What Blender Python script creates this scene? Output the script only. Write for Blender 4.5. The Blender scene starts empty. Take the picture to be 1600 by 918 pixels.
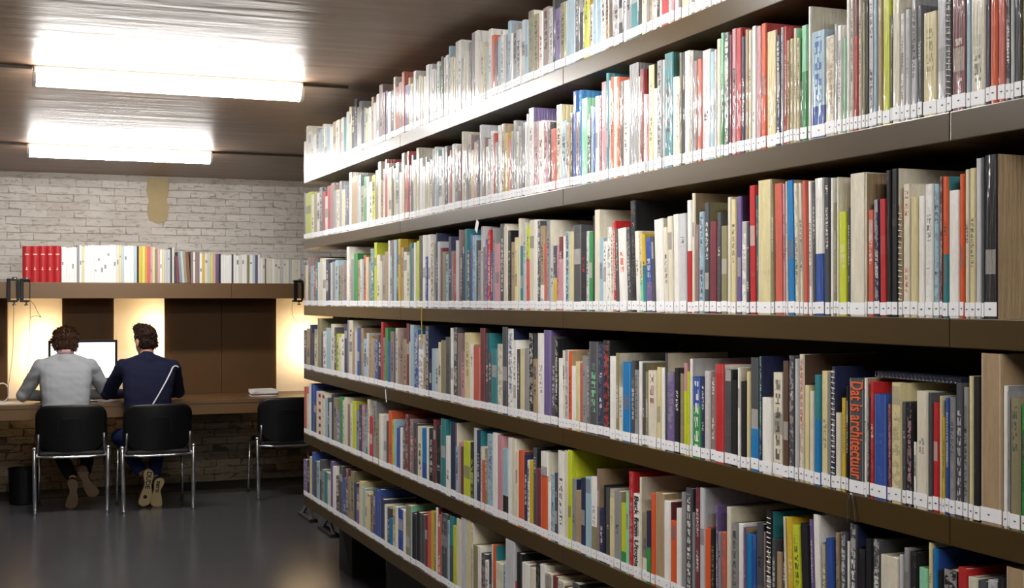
import bpy, bmesh, math, random
from mathutils import Vector, Matrix, noise
R = math.radians
random.seed(7)
C = bpy.context.scene.collection
S = bpy.context.scene
# ------------------------------------------------------------------ camera, light, exposure
TH = math.atan(0.4)            # the room is turned 21.8 degrees to the view
CT, ST = math.cos(TH), math.sin(TH)
F, CAMZ, HOR = 2000.0, 1.6, 468.0
cam = bpy.data.cameras.new('camera'); cam.sensor_width = 36; cam.lens = 45.0
cam.shift_y = (HOR - 459) / 1600; cam.clip_start = .05
co = bpy.data.objects.new('camera', cam); C.objects.link(co)
co.location = (0, 0, CAMZ); co.rotation_euler = (R(90), 0, -TH)
S.camera = co
w = bpy.data.worlds.new('world'); S.world = w; w.use_nodes = True
w.node_tree.nodes['Background'].inputs[0].default_value = (.5, .52, .56, 1)
w.node_tree.nodes['Background'].inputs[1].default_value = 0.02
S.view_settings.view_transform = 'Standard'; S.view_settings.look = 'None'
S.view_settings.gamma = 1; S.view_settings.use_curve_mapping = False
S.view_settings.exposure = 0.2
TUBE = 76.0                    # radiance of the fluorescent diffusers
WARM = 4.2                    # watts of each lamp behind the translucent white panels

# ------------------------------------------------------------------ pixel helpers (reference frame 1600x918)
def rr(x):
    c = (x - 800) / F
    return (c * CT + ST) / (CT - c * ST)
def Zd(u, v): return v * CT + u * ST
def on_v(x, y, v):
    u = v * rr(x); return Vector((u, v, CAMZ + (HOR - y) * Zd(u, v) / F))
def on_u(x, y, u):
    v = u / rr(x); return Vector((u, v, CAMZ + (HOR - y) * Zd(u, v) / F))

# ------------------------------------------------------------------ object helpers
def link(o, parent=None):
    C.objects.link(o)
    if parent: o.parent = parent
    return o
def tag(o, label=None, cat=None, group=None, kind=None):
    if label: o['label'] = label
    if cat: o['category'] = cat
    if group: o['group'] = group
    if kind: o['kind'] = kind
    return o
def empty(name, loc=(0,0,0), rz=0):
    o = bpy.data.objects.new(name, None); C.objects.link(o)
    o.location = loc; o.rotation_euler = (0, 0, rz); o.empty_display_size = .1
    return o
def obj(name, bm, mats, parent=None, smooth=False, loc=None):
    me = bpy.data.meshes.new(name)
    bmesh.ops.recalc_face_normals(bm, faces=bm.faces)
    bm.to_mesh(me); bm.free()
    for m in (mats if isinstance(mats, (list, tuple)) else [mats]): me.materials.append(m)
    if smooth:
        for p in me.polygons: p.use_smooth = True
    o = bpy.data.objects.new(name, me)
    if loc is not None: o.location = loc
    return link(o, parent)
def NB(): return bmesh.new()
def box(bm, a, b, mi=0, bevel=0):
    vs = [bm.verts.new((x, y, z)) for x in (a[0], b[0]) for y in (a[1], b[1]) for z in (a[2], b[2])]
    q = [(0,1,3,2),(4,6,7,5),(0,4,5,1),(2,3,7,6),(0,2,6,4),(1,5,7,3)]
    fs = [bm.faces.new([vs[i] for i in f]) for f in q]
    for f in fs: f.material_index = mi
    if bevel:
        es = list({e for f in fs for e in f.edges})
        bmesh.ops.bevel(bm, geom=es, offset=bevel, segments=2, affect='EDGES', profile=.6)
    return fs
def ring(bm, c, ax, rx, ry=None, n=10, ref=None):
    ry = rx if ry is None else ry
    ax = Vector(ax).normalized()
    ref = Vector(ref) if ref is not None else (Vector((0,0,1)) if abs(ax.z) < .9 else Vector((1,0,0)))
    a = (ref - ax * ref.dot(ax)).normalized(); b = ax.cross(a)
    return [bm.verts.new(Vector(c) + a * (rx * math.cos(2*math.pi*i/n)) + b * (ry * math.sin(2*math.pi*i/n))) for i in range(n)]
def skin_rings(bm, rings, cap=True, mi=0):
    for r0, r1 in zip(rings, rings[1:]):
        n = len(r0)
        for i in range(n):
            f = bm.faces.new((r0[i], r0[(i+1)%n], r1[(i+1)%n], r1[i])); f.material_index = mi
    if cap:
        bm.faces.new(rings[0][::-1]).material_index = mi; bm.faces.new(rings[-1]).material_index = mi
def tube(bm, pts, r, n=8, mi=0):
    pts = [Vector(p) for p in pts]; rs = r if isinstance(r, (list, tuple)) else [r]*len(pts)
    rings = []; ref = None
    for i, p in enumerate(pts):
        a = pts[max(i-1, 0)]; b = pts[min(i+1, len(pts)-1)]; ax = (b - a).normalized()
        if ref is None: ref = Vector((0,0,1)) if abs(ax.z) < .9 else Vector((1,0,0))
        ref = (ref - ax*ref.dot(ax)).normalized()
        rings.append(ring(bm, p, ax, rs[i], n=n, ref=ref))
    skin_rings(bm, rings, mi=mi)
def ball(bm, c, r, seg=14, rot=None, mi=0):
    r = (r, r, r) if not isinstance(r, (tuple, list)) else r
    M = Matrix.Translation(Vector(c)) @ (rot.to_4x4() if rot else Matrix()) @ Matrix.Diagonal((*r, 1))
    g = bmesh.ops.create_uvsphere(bm, u_segments=seg, v_segments=max(6, seg*2//3), radius=1, matrix=M)
    for v in g['verts']:
        for f in v.link_faces: f.material_index = mi
def smoothcurve(pts, k=4):
    pts = [Vector(p) for p in pts]; out = []
    for i in range(len(pts)-1):
        p0 = pts[max(i-1,0)]; p1 = pts[i]; p2 = pts[i+1]; p3 = pts[min(i+2, len(pts)-1)]
        for j in range(k):
            t = j/k
            out.append(.5*((2*p1)+(p2-p0)*t+(2*p0-5*p1+4*p2-p3)*t*t+(3*p1-p0-3*p2+p3)*t**3))
    out.append(pts[-1]); return out

# ------------------------------------------------------------------ materials
def hexc(h):
    def l(c):
        c = int(c, 16)/255
        return c/12.92 if c <= .04045 else ((c+.055)/1.055)**2.4
    return (l(h[0:2]), l(h[2:4]), l(h[4:6]), 1)
class NT:
    def __init__(s, name):
        s.m = bpy.data.materials.new(name); s.m.use_nodes = True; s.t = s.m.node_tree
        s.b = s.t.nodes['Principled BSDF']
    def n(s, typ, **k):
        x = s.t.nodes.new('ShaderNode' + typ)
        for a, v in k.items(): setattr(x, a, v)
        return x
    def set(s, node, **k):
        for a, v in k.items(): s.put(node.inputs[a.replace('_', ' ')], v)
        return node
    def put(s, sock, v):
        if isinstance(v, bpy.types.NodeSocket): s.t.links.new(v, sock)
        else: sock.default_value = v
    def math(s, op, a, b=0.0, c=None):
        x = s.n('Math', operation=op); s.put(x.inputs[0], a); s.put(x.inputs[1], b)
        if c is not None: s.put(x.inputs[2], c)
        return x.outputs[0]
    def mix(s, f, a, b, mode='MIX'):
        x = s.n('MixRGB', blend_type=mode); s.put(x.inputs[0], f); s.put(x.inputs[1], a); s.put(x.inputs[2], b)
        return x.outputs[0]
    def ramp(s, f, stops):
        x = s.n('ValToRGB'); s.put(x.inputs[0], f); e = x.color_ramp.elements
        while len(e) < len(stops): e.new(.5)
        for el, (p, c) in zip(e, stops): el.position = p; el.color = c if len(c) == 4 else (*c, 1)
        return x.outputs[0]
    def coords(s, scale=(1,1,1), kind='Object'):
        tc = s.n('TexCoord'); mp = s.n('Mapping'); mp.inputs['Scale'].default_value = scale
        s.t.links.new(tc.outputs[kind], mp.inputs[0]); return mp.outputs[0]
    def noise(s, vec, scale=5, detail=3, rough=.55):
        x = s.n('TexNoise'); s.put(x.inputs['Vector'], vec); x.inputs['Scale'].default_value = scale
        x.inputs['Detail'].default_value = detail; x.inputs['Roughness'].default_value = rough
        return x.outputs[0]
    def bump(s, h, strength=.2, dist=.01):
        x = s.n('Bump'); x.inputs['Strength'].default_value = strength; x.inputs['Distance'].default_value = dist
        s.put(x.inputs['Height'], h); s.t.links.new(x.outputs[0], s.b.inputs['Normal']); return x
    def base(s, col, rough=.5, metal=0, spec=.5):
        s.put(s.b.inputs['Base Color'], col); s.put(s.b.inputs['Roughness'], rough)
        s.b.inputs['Metallic'].default_value = metal; s.b.inputs['Specular IOR Level'].default_value = spec
        return s
def simple(name, h, rough=.5, metal=0, spec=.5, var=.12, bump=0, bscale=60):
    t = NT(name); c = hexc(h) if isinstance(h, str) else (*h, 1)
    nz = t.noise(t.coords(), 9, 3)
    d = tuple(x*(1-var) for x in c[:3]) + (1,)
    t.base(t.mix(nz, c, d), rough, metal, spec)
    if bump: t.bump(t.noise(t.coords(), bscale, 3), bump, .002)
    return t.m
def emis(name, col, st):
    t = NT(name); t.base((.8,.8,.8,1), .4); t.b.inputs['Emission Color'].default_value = col
    t.b.inputs['Emission Strength'].default_value = st; return t.m

def m_book(name, coat):
    t = NT(name)
    a = t.n('Attribute', attribute_name='col'); k = t.n('Attribute', attribute_name='ink'); s = t.n('Attribute', attribute_name='sty')
    uv = t.n('Attribute', attribute_name='suv')
    sx = t.n('SeparateXYZ'); t.t.links.new(uv.outputs['Vector'], sx.inputs[0])
    st = t.n('SeparateXYZ'); t.t.links.new(s.outputs['Vector'], st.inputs[0])
    X, Y = sx.outputs[0], sx.outputs[1]; W = sx.outputs[2]      # across 0..1, height in metres, book seed
    f = st.outputs[0]; y0 = st.outputs[1]; y1 = st.outputs[2]   # letters per metre, start, end of the title
    def cells(vx, vy, vz):
        cb = t.n('CombineXYZ'); t.put(cb.inputs[0], vx); t.put(cb.inputs[1], vy); t.put(cb.inputs[2], vz)
        wn = t.n('TexWhiteNoise', noise_dimensions='3D'); t.t.links.new(cb.outputs[0], wn.inputs['Vector']); return wn.outputs['Value']
    g = cells(t.math('FLOOR', t.math('MULTIPLY', X, 9.0)), t.math('FLOOR', t.math('MULTIPLY', Y, t.math('MULTIPLY', f, 3.0))), W)
    word = cells(5.5, t.math('FLOOR', t.math('MULTIPLY', Y, t.math('MULTIPLY', f, .28))), W)
    gap = t.math('FRACT', t.math('MULTIPLY', Y, f))
    m = t.math('GREATER_THAN', g, .42)
    m = t.math('MULTIPLY', m, t.math('GREATER_THAN', word, .28))
    m = t.math('MULTIPLY', m, t.math('GREATER_THAN', gap, .22))
    m = t.math('MULTIPLY', m, t.math('LESS_THAN', t.math('ABSOLUTE', t.math('SUBTRACT', X, .5)), .24))
    m = t.math('MULTIPLY', m, t.math('GREATER_THAN', Y, y0))
    m = t.math('MULTIPLY', m, t.math('LESS_THAN', Y, y1))
    m = t.math('MULTIPLY', m, .85)
    # some spines carry a mottled picture or a band in a second colour
    r1 = cells(W, 1.5, 2.5); r2 = cells(W, 7.5, 3.5)
    inside = t.math('GREATER_THAN', X, -1.0)
    cbp = t.n('CombineXYZ'); t.put(cbp.inputs[0], t.math('MULTIPLY', X, .6)); t.put(cbp.inputs[1], t.math('MULTIPLY', Y, 28.0)); t.put(cbp.inputs[2], t.math('MULTIPLY', W, 3.7))
    pn_ = t.noise(cbp.outputs[0], 2.2, 4, .7)
    pic = t.math('MULTIPLY', t.math('MULTIPLY', t.math('GREATER_THAN', pn_, .52), t.math('GREATER_THAN', r1, .66)), .55)
    pic = t.math('MULTIPLY', t.math('MULTIPLY', pic, inside), t.math('LESS_THAN', y0, 5.0))
    bz = t.math('MULTIPLY_ADD', r1, .16, .06)
    band = t.math('MULTIPLY', t.math('GREATER_THAN', r2, .74), t.math('MULTIPLY', t.math('GREATER_THAN', Y, bz), t.math('LESS_THAN', Y, t.math('MULTIPLY_ADD', r2, .05, bz))))
    band = t.math('MULTIPLY', t.math('MULTIPLY', band, inside), .7)
    edge = t.math('MULTIPLY', t.math('MULTIPLY', t.math('GREATER_THAN', t.math('ABSOLUTE', t.math('SUBTRACT', X, .5)), .4), inside), .38)
    obz = t.coords((1, 1, .25))
    wear = t.noise(obz, 60, 4, .7)
    c = t.mix(t.math('MAXIMUM', pic, band), a.outputs['Color'], t.mix(.45, k.outputs['Color'], (.32, .3, .3, 1)))
    c = t.mix(edge, c, (.75, .75, .76, 1))
    c = t.mix(m, c, k.outputs['Color'])
    c = t.mix(1.0, c, t.ramp(wear, [(.3, (.82,.81,.8,1)), (.6, (1,1,1,1))]), 'MULTIPLY')
    t.base(c, .6, 0, .25)
    t.b.inputs['Coat Weight'].default_value = coat
    t.b.inputs['Coat Roughness'].default_value = .07 if coat > .4 else .25
    wv = t.noise(t.coords((26, 26, 3)), 4, 2, .5)
    b = t.bump(wv, .6 if coat > .4 else .15, .007)
    if coat: t.t.links.new(b.outputs[0], t.b.inputs['Coat Normal'])
    return t.m
CNAME0 = {'w':'white','i':'ivory','c':'cream','l':'light grey','g':'grey','d':'charcoal','k':'black','r':'red','o':'orange','q':'salmon','y':'yellow','Y':'lime','n':'slate','s':'pale blue','p':'pink','P':'dusky','v':'violet','a':'maroon','h':'olive','z':'brown','x':'tan'}
M = {}
M['book'] = m_book('book_cloth_and_paper', .15)
M['foil'] = m_book('book_in_clear_foil', .5)
def m_pages():
    t = NT('page_edges'); n = t.noise(t.coords((1, 300, 1)), 3, 2)
    t.base(t.mix(n, hexc('e6dfc9'), hexc('c2b797')), .85, 0, .2); return t.m
M['pages'] = m_pages()
M['label'] = simple('label_paper', 'f2f3f6', .5, 0, .4, .04)
M['print'] = simple('black_print', '1c1c20', .6)
def m_paint(name, h, rough, spec=.5):
    t = NT(name); c = hexc(h)
    n = t.noise(t.coords((1, 1, 1)), 3, 5, .6); n2 = t.noise(t.coords((1,1,1)), 70, 2)
    t.base(t.mix(n, c, tuple(x*.78 for x in c[:3]) + (1,)), t.math('MULTIPLY_ADD', n2, .12, rough), 0, spec)
    t.bump(n2, .06, .001); return t.m
M['bronze'] = m_paint('bronze_brown_steel_paint', '46340f', .27, .6)
M['bronze_wall'] = m_paint('bronze_brown_panel_paint', '6e5232', .34, .5)
M['dark_back'] = simple('dark_back_sheet', '1d1a17', .7)
M['white_panel'] = simple('white_light_panel', 'efe6d8', .6, 0, .3, .03)
M['chrome'] = simple('chrome_tube', 'eeeff2', .27, 1, .5, .03)
M['steel'] = simple('brushed_steel', '9fa1a4', .35, 1)
M['blackpl'] = simple('black_moulded_plastic', '0a0b0d', .45, 0, .35, .2, .15, 300)
M['rubber'] = simple('black_rubber', '0c0c0d', .7)
M['white_body'] = simple('white_lamp_housing', 'e9e8e2', .4)
M['tube'] = emis('lit_fluorescent_diffuser', (1, .985, .955, 1), TUBE)
M['screen'] = emis('lit_screen', (.87, .95, 1, 1), 1.35)
M['alu'] = simple('aluminium', 'b9bbbf', .32, .85)
M['bezel'] = simple('black_glass_bezel', '14171c', .2)
def m_floor():
    t = NT('poured_dark_floor'); n = t.noise(t.coords(), 1.2, 6, .62); n2 = t.noise(t.coords((1, 1, 1)), 26, 5, .7)
    c = t.mix(n, hexc('5a5a5e'), hexc('464649')); c = t.mix(t.math('MULTIPLY', n2, .35), c, hexc('303133'))
    t.base(c, t.math('MULTIPLY_ADD', n, .12, .15), 0, .6); t.bump(n2, .04, .002); return t.m
M['floor'] = m_floor()
def m_ceil():
    t = NT('brown_satin_ceiling'); n = t.noise(t.coords((.5, 5, 1)), 2.2, 5, .6); n2 = t.noise(t.coords((1.2, 9, 1)), 1.1, 3)
    t.base(t.mix(n, hexc('a0826a'), hexc('866a55')), t.math('MULTIPLY_ADD', n, .14, .36), 0, .5); t.bump(n2, .22, .02); return t.m
M['ceil'] = m_ceil()
def m_white_brick(name, lo, hi, patch, amt):
    t = NT(name); oi = t.n('ObjectInfo'); g = t.n('NewGeometry')
    mp = t.n('Mapping'); mp.inputs['Scale'].default_value = (.45, 1, 1.5); t.t.links.new(g.outputs['Position'], mp.inputs[0])
    n = t.noise(mp.outputs[0], 5.0, 6, .7); n2 = t.noise(mp.outputs[0], 30, 6, .8); n3 = t.noise(g.outputs['Position'], 1.3, 3)
    c = t.mix(n, hexc(lo), hexc(hi)); c = t.mix(t.math('MULTIPLY', oi.outputs['Random'], .22), c, hexc(patch))
    c = t.mix(t.ramp(n2, [(.53, (0,0,0,1)), (.66, (amt,amt,amt,1))]), c, hexc(patch))
    c = t.mix(t.ramp(n3, [(.45, (0,0,0,1)), (.8, (.35,.35,.35,1))]), c, hexc(patch))
    t.base(c, .85, 0, .2); t.bump(n2, .9, .008); return t.m
M['brick'] = m_white_brick('whitewashed_brick', 'fbf8f2', 'ece6da', 'a78d7e', .9)
M['brick_low'] = m_white_brick('shaded_grimy_brick', 'a59a86', '6e6252', '3f352b', .8)  # brown grime and the shade under the desk, both put into the colour
M['mortar'] = m_white_brick('limewashed_mortar', 'dad3c7', 'aca194', '7a6a60', .8)
M['mortar_low'] = m_white_brick('shaded_grimy_mortar', '6e6455', '4a4136', '2c251e', .7)  # the joints below the desk, with shade painted in along with the grime
M['plaster'] = simple('tan_plaster_patch', 'c9b48a', .8, 0, .2, .2, .3, 40)
M['wallside'] = simple('brown_side_wall', '6a5c50', .7)

M['niche_dark'] = m_paint('dark_bronze_panel', '5e411f', .5, .3)
def m_trans():
    t = NT('white_translucent_sheet'); t.base(hexc('f1ebe0'), .55, 0, .3)
    tr = t.n('BsdfTranslucent'); tr.inputs[0].default_value = (.86, .84, .80, 1); mx = t.n('MixShader'); mx.inputs[0].default_value = .5
    t.t.links.new(t.b.outputs[0], mx.inputs[1]); t.t.links.new(tr.outputs[0], mx.inputs[2])
    t.t.links.new(mx.outputs[0], t.t.nodes['Material Output'].inputs[0]); return t.m
M['glow_panel'] = m_trans()
M['red_cloth'] = simple('red_binder_cloth', 'b3262b', .42)
M['gilt'] = simple('pale_spine_mark', 'f0cfc0', .5)
M['mag_print'] = simple('magazine_spine_print', '8d8f98', .6)
for _k, _h in {'w':'f3f2ee','i':'e0dac8','c':'ded0a0','l':'c3c5c8','g':'8e8f91','d':'3e4045','k':'131316','r':'b8262a','o':'dc8a4a','q':'d06a62','y':'d9b545','Y':'d6d765','n':'3c4454','s':'b8ccd4','p':'d3a0ac','P':'8c7672','v':'6b5a78','a':'74404a','h':'8c8c5e','z':'7a5a44','x':'a8906f'}.items():
    M['mag_'+_k] = simple('magazine_paper_'+CNAME0[_k].replace(' ', '_'), _h, .5, var=.12)

# ------------------------------------------------------------------ room shell
U0, U1, V0, V1, CEI = -1.0, 4.4, -1.8, 11.45, 2.67
def slab(name, a, b, m, kind='structure'):
    bm = NB(); box(bm, a, b); o = obj(name, bm, m); o['kind'] = kind; return o
slab('floor', (U0-.1, V0-.1, -.12), (U1+.1, V1+.1, 0), M['floor'])
ceiling = slab('ceiling', (U0-.1, V0-.1, CEI), (U1+.1, V1+.1, CEI+.12), M['ceil'])
slab('wall_left', (U0-.12, V0, 0), (U0, V1, CEI), M['wallside'])
slab('wall_right', (U1, V0, 0), (U1+.12, V1, CEI), M['wallside'])
slab('wall_front', (U0, V0-.12, 0), (U1, V0, CEI), M['wallside'])
wall = slab('wall_back', (U0, V1, 0), (U1, V1+.15, CEI), M['mortar'])
slab('trim_1', (U0, 10.98, 0), (U1, V1, .006), simple('black_floor_edging', '0d0d0e', .8))
# the whitewashed brickwork: shared, slightly uneven brick meshes
bl, bh = .212, .0655
def brick_mesh(k, mat):
    bm = NB(); fs = box(bm, (-bl/2+.0035, -.011, -bh/2+.0035), (bl/2-.0035, 0, bh/2-.0035))
    bmesh.ops.subdivide_edges(bm, edges=[e for e in bm.edges if abs(e.verts[0].co.x-e.verts[1].co.x) > .1], cuts=1)
    rnd = random.Random(k)
    for v in bm.verts:
        v.co.x += rnd.uniform(-.006, .006); v.co.z += rnd.uniform(-.005, .005)
        if v.co.y < -.01: v.co.y += rnd.uniform(-.005, .005)
    me = bpy.data.meshes.new('brick'); bmesh.ops.recalc_face_normals(bm, faces=bm.faces); bm.to_mesh(me); bm.free(); me.materials.append(mat); return me
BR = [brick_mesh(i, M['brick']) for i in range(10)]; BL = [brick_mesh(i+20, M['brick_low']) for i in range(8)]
stuffb = NB()
def brick_at(u, z, low, single):
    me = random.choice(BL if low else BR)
    p = Vector((u, V1 - .001 + random.uniform(0, .006), z))
    if single:
        o = bpy.data.objects.new('brick', me); o.location = p - Vector((0, 0, 0)); link(o, wall)
    else:
        tmp = bmesh.new(); tmp.from_mesh(me)
        mp = {}
        for v in tmp.verts: mp[v] = stuffb.verts.new(v.co + p)
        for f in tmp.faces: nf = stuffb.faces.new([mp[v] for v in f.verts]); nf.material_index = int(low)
        tmp.free()
nb = 0
patch_u = (on_v(232, 300, V1).x, on_v(264, 300, V1).x)
row = 0; z = bh/2
while z < CEI - .02:
    off = (row % 2) * bl/2 + random.uniform(-.02, .02)
    u = U0 + bl/2 + off
    while u < U1 - bl/2:
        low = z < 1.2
        vis = (0 <= u <= 2.62) and (z > 1.78 or .03 < z < .70)
        if low and z > .72: pass
        elif .72 < z < 1.7: pass
        else:
            brick_at(u, z, low, vis and nb < 296); nb += vis
        u += bl
    z += bh; row += 1
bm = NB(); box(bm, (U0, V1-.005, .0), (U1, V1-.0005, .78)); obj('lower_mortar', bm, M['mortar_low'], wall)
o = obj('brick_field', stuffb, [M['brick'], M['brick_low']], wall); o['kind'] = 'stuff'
# smeared tan plaster patch near the ceiling
bm = NB()
pp = [(232,277),(264,278),(263,300),(260,315),(264,322),(262,338),(258,346),(246,349),(234,344),(230,330),(233,312),(229,296)]
fr = [bm.verts.new(on_v(x, y, V1-.028)) for x, y in pp]; bk = [bm.verts.new(v.co + Vector((0, .027, 0))) for v in fr]
bm.faces.new(fr)
for i in range(len(fr)): bm.faces.new((fr[i], bk[i], bk[(i+1) % len(fr)], fr[(i+1) % len(fr)]))
o = obj('plaster_patch', bm, M['plaster'], wall); o['label'] = 'tan plaster patch below the ceiling'

# ------------------------------------------------------------------ ceiling lamps
def lamp(v, ul, ur, label):
    t = empty('fluorescent_lamp', ((ul+ur)/2, v, CEI)); tag(t, label, 'ceiling lamp', 'fluorescent ceiling lamps')
    h = (ur-ul)/2
    bm = NB(); box(bm, (-h, -.045, -.032), (h, .045, -.0005), bevel=.004); obj('housing', bm, M['white_body'], t)
    bm = NB()
    prof = [(-.05, -.0325), (-.052, -.05), (-.045, -.072), (-.025, -.086), (0, -.09), (.025, -.086), (.045, -.072), (.052, -.05), (.05, -.0325)]
    rg = []
    for x in (-h+.012, h-.012): rg.append([bm.verts.new((x, a, b)) for a, b in prof])
    skin_rings(bm, rg); obj('diffuser', bm, M['tube'], t)
    for s in (-1, 1):
        bm = NB(); x0 = s*(h-.012); x1 = s*(h+.004)
        rg = [[bm.verts.new((x, a*1.06, b*1.03+.001)) for a, b in prof] for x in sorted((x0, x1))]
        skin_rings(bm, rg); obj('end_cap', bm, M['white_body'], t)
    return t
u1l, u1r = 6.27*rr(52), 6.27*rr(471); u2l, u2r = 9.39*rr(43), 9.39*rr(330)
lamp(9.39, u2l, u2r, 'lit fluorescent batten lamp on the ceiling nearest the brick wall')
lamp(6.27, u1l, u1r, 'longer-looking lit fluorescent batten lamp nearer the viewer, on the brown ceiling')
lamp(3.15, .14, 1.38, 'lit fluorescent batten lamp above the aisle, outside the picture')
lamp(.03, .14, 1.38, 'lit fluorescent batten lamp above the near end of the aisle')
for i, v in enumerate((6.27, 9.39, 3.15)):
    for k, (a, b) in enumerate(((U0, u1l if v < 7 else u2l), (u1r if v < 7 else u2r, 1.62 if v < 8 else 4.3))):
        bm = NB(); box(bm, (a, v-.012, CEI-.014), (b-.006 if k == 0 else b, v+.012, CEI)) if k == 0 else box(bm, (a+.006, v-.012, CEI-.014), (b, v+.012, CEI))
        o = obj('trim_%d' % (2+2*i+k), bm, M['bronze']); o['kind'] = 'structure'

# ------------------------------------------------------------------ bookcase
UB = 1.676                       # front plane of the shelves
LEV = {'A': 2.345, 'B': 1.957, 'C': 1.565, 'D': 1.189, 'E': .810, 'F': .440}
TB = .056
VN, VF = .15, 7.52
case = empty('bookcase', (UB+.3, 3.8, 0)); tag(case, 'long bronze-brown steel bookcase with six shelves of books, running to the desk', 'bookcase')
def cpart(name, bm, m):
    for v in bm.verts: v.co -= case.location
    return obj(name, bm, m, case)
joints = [VN, 1.95, 3.748, 5.548, VF]
for k, z in LEV.items():
    for a, b in zip(joints, joints[1:]):
        bm = NB(); box(bm, (UB, a+.0012, z-TB), (UB+.6, b-.0012, z), bevel=.002); cpart('shelf_board', bm, M['bronze'])
bm = NB(); box(bm, (UB+.296, VN+.01, .385), (UB+.304, VF-.01, 2.34)); cpart('back_panel', bm, M['dark_back'])
for v in joints:
    v = min(max(v, VN+.03), VF-.03)
    for s in (UB+.262, UB+.306):
        bm = NB(); box(bm, (s, v-.025, .10), (s+.032, v+.025, 2.33)); cpart('upright', bm, M['dark_back'])
bm = NB(); box(bm, (UB+.2, VN+.2, 0), (UB+.5, VF-1.3, .1)); box(bm, (UB+.16, VN+.15, .1), (UB+.54, VF-1.2, .384)); cpart('plinth', bm, M['dark_back'])
bm = NB()
for vv in (VF-.06,): box(bm, (UB+.2, vv-.3, 0), (UB+.4, vv, .384))
cpart('plinth', bm, M['dark_back'])
# splayed steel brackets with black feet under the far end of the lowest shelf
for px, py0, py1 in ((478, 783, 799), (510, 803, 818)):
    a = on_u(px, py0, UB+.03)
    bm = NB()
    zt = LEV['F']-TB
    pl = [(-.03, zt), (.03, zt), (.15, zt-.078), (.10, zt-.078), (0, zt-.02), (-.10, zt-.078), (-.15, zt-.078)]
    fa = [bm.verts.new((UB+.034, a.y+q, z_)) for q, z_ in pl]; fb = [bm.verts.new(v.co+Vector((.012, 0, 0))) for v in fa]
    bm.faces.new(fa); bm.faces.new(fb[::-1])
    for q in range(7): bm.faces.new((fa[q], fb[q], fb[(q+1) % 7], fa[(q+1) % 7]))
    fs = box(bm, (UB+.015, a.y-.16, zt-.098), (UB+.065, a.y+.16, zt-.078))
    for f in fs: f.material_index = 1
    cpart('foot', bm, [M['alu'], M['rubber']])

COL = {'w':'eceae4','i':'dbd5c1','c':'d8cc9c','l':'c3c5c8','g':'8e8f91','d':'4a4c51','k':'1b1b1e','r':'b8262a','o':'d95a2a','q':'c9604f',
 'y':'cfae2c','Y':'c4cf2e','b':'2c4f9e','n':'272e52','s':'9dbccb','t':'2f8087','u':'1478b8','e':'2f8f4c','m':'8ccfa6','p':'c58f98','P':'8c7672',
 'v':'6d5b92','a':'74303a','h':'8c8562','z':'5e4638','x':'a8906f'}
CNAME = {'w':'white','i':'ivory','c':'pale yellow','l':'light grey','g':'grey','d':'charcoal','k':'black','r':'red','o':'orange','q':'salmon red',
 'y':'yellow','Y':'lime yellow','b':'blue','n':'navy','s':'pale blue','t':'teal','u':'bright blue','e':'green','m':'mint green','p':'pink','P':'dusky brown',
 'v':'violet','a':'maroon','h':'olive grey','z':'brown','x':'tan'}
# every entry: left pixel of the spine in the photograph : pixel of its top (or - ) : spine colour , options
# cX cover colour, sNNX lower NN per cent of the spine in X, nX lettering, Ld lean in degrees, R spiral binding, T no lettering, B bold lettering
ROWS = {}
ROWS['A'] = '''800:38:g 806:48:l 812:74:i 813:33:l,ci 819:33:s 824:19:h,ci 832:24:h 839:33:o 841:20:w 847:14:P 856:14:l 862:-:k,T 865:-:v 874:6:h,cY 882:-:s,no,B 897:-:d 904:-:k 911:-:c,s70Y 918:-:y 920:8:l 925:-:s 931:-:s
938:-:w,nk,B 944:-:x 950:-:z 957:-:l 965:-:k,nw,B 972:-:w 977:-:g 984:-:t,T 995:-:k 1001:-:i 1008:-:g 1013:-:x 1018:-:w 1024:-:k 1029:-:w 1032:-:r,T 1043:-:w 1047:-:p 1052:-:w 1058:-:P 1063:-:c 1072:-:w 1075:-:l 1079:-:g 1083:-:w 1089:-:p
1093:-:w 1097:-:l 1101:-:x 1105:-:w 1110:-:z 1114:-:w 1119:-:l 1125:-:w 1131:-:g 1137:-:w 1143:-:l 1150:-:d 1157:-:w'''
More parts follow.
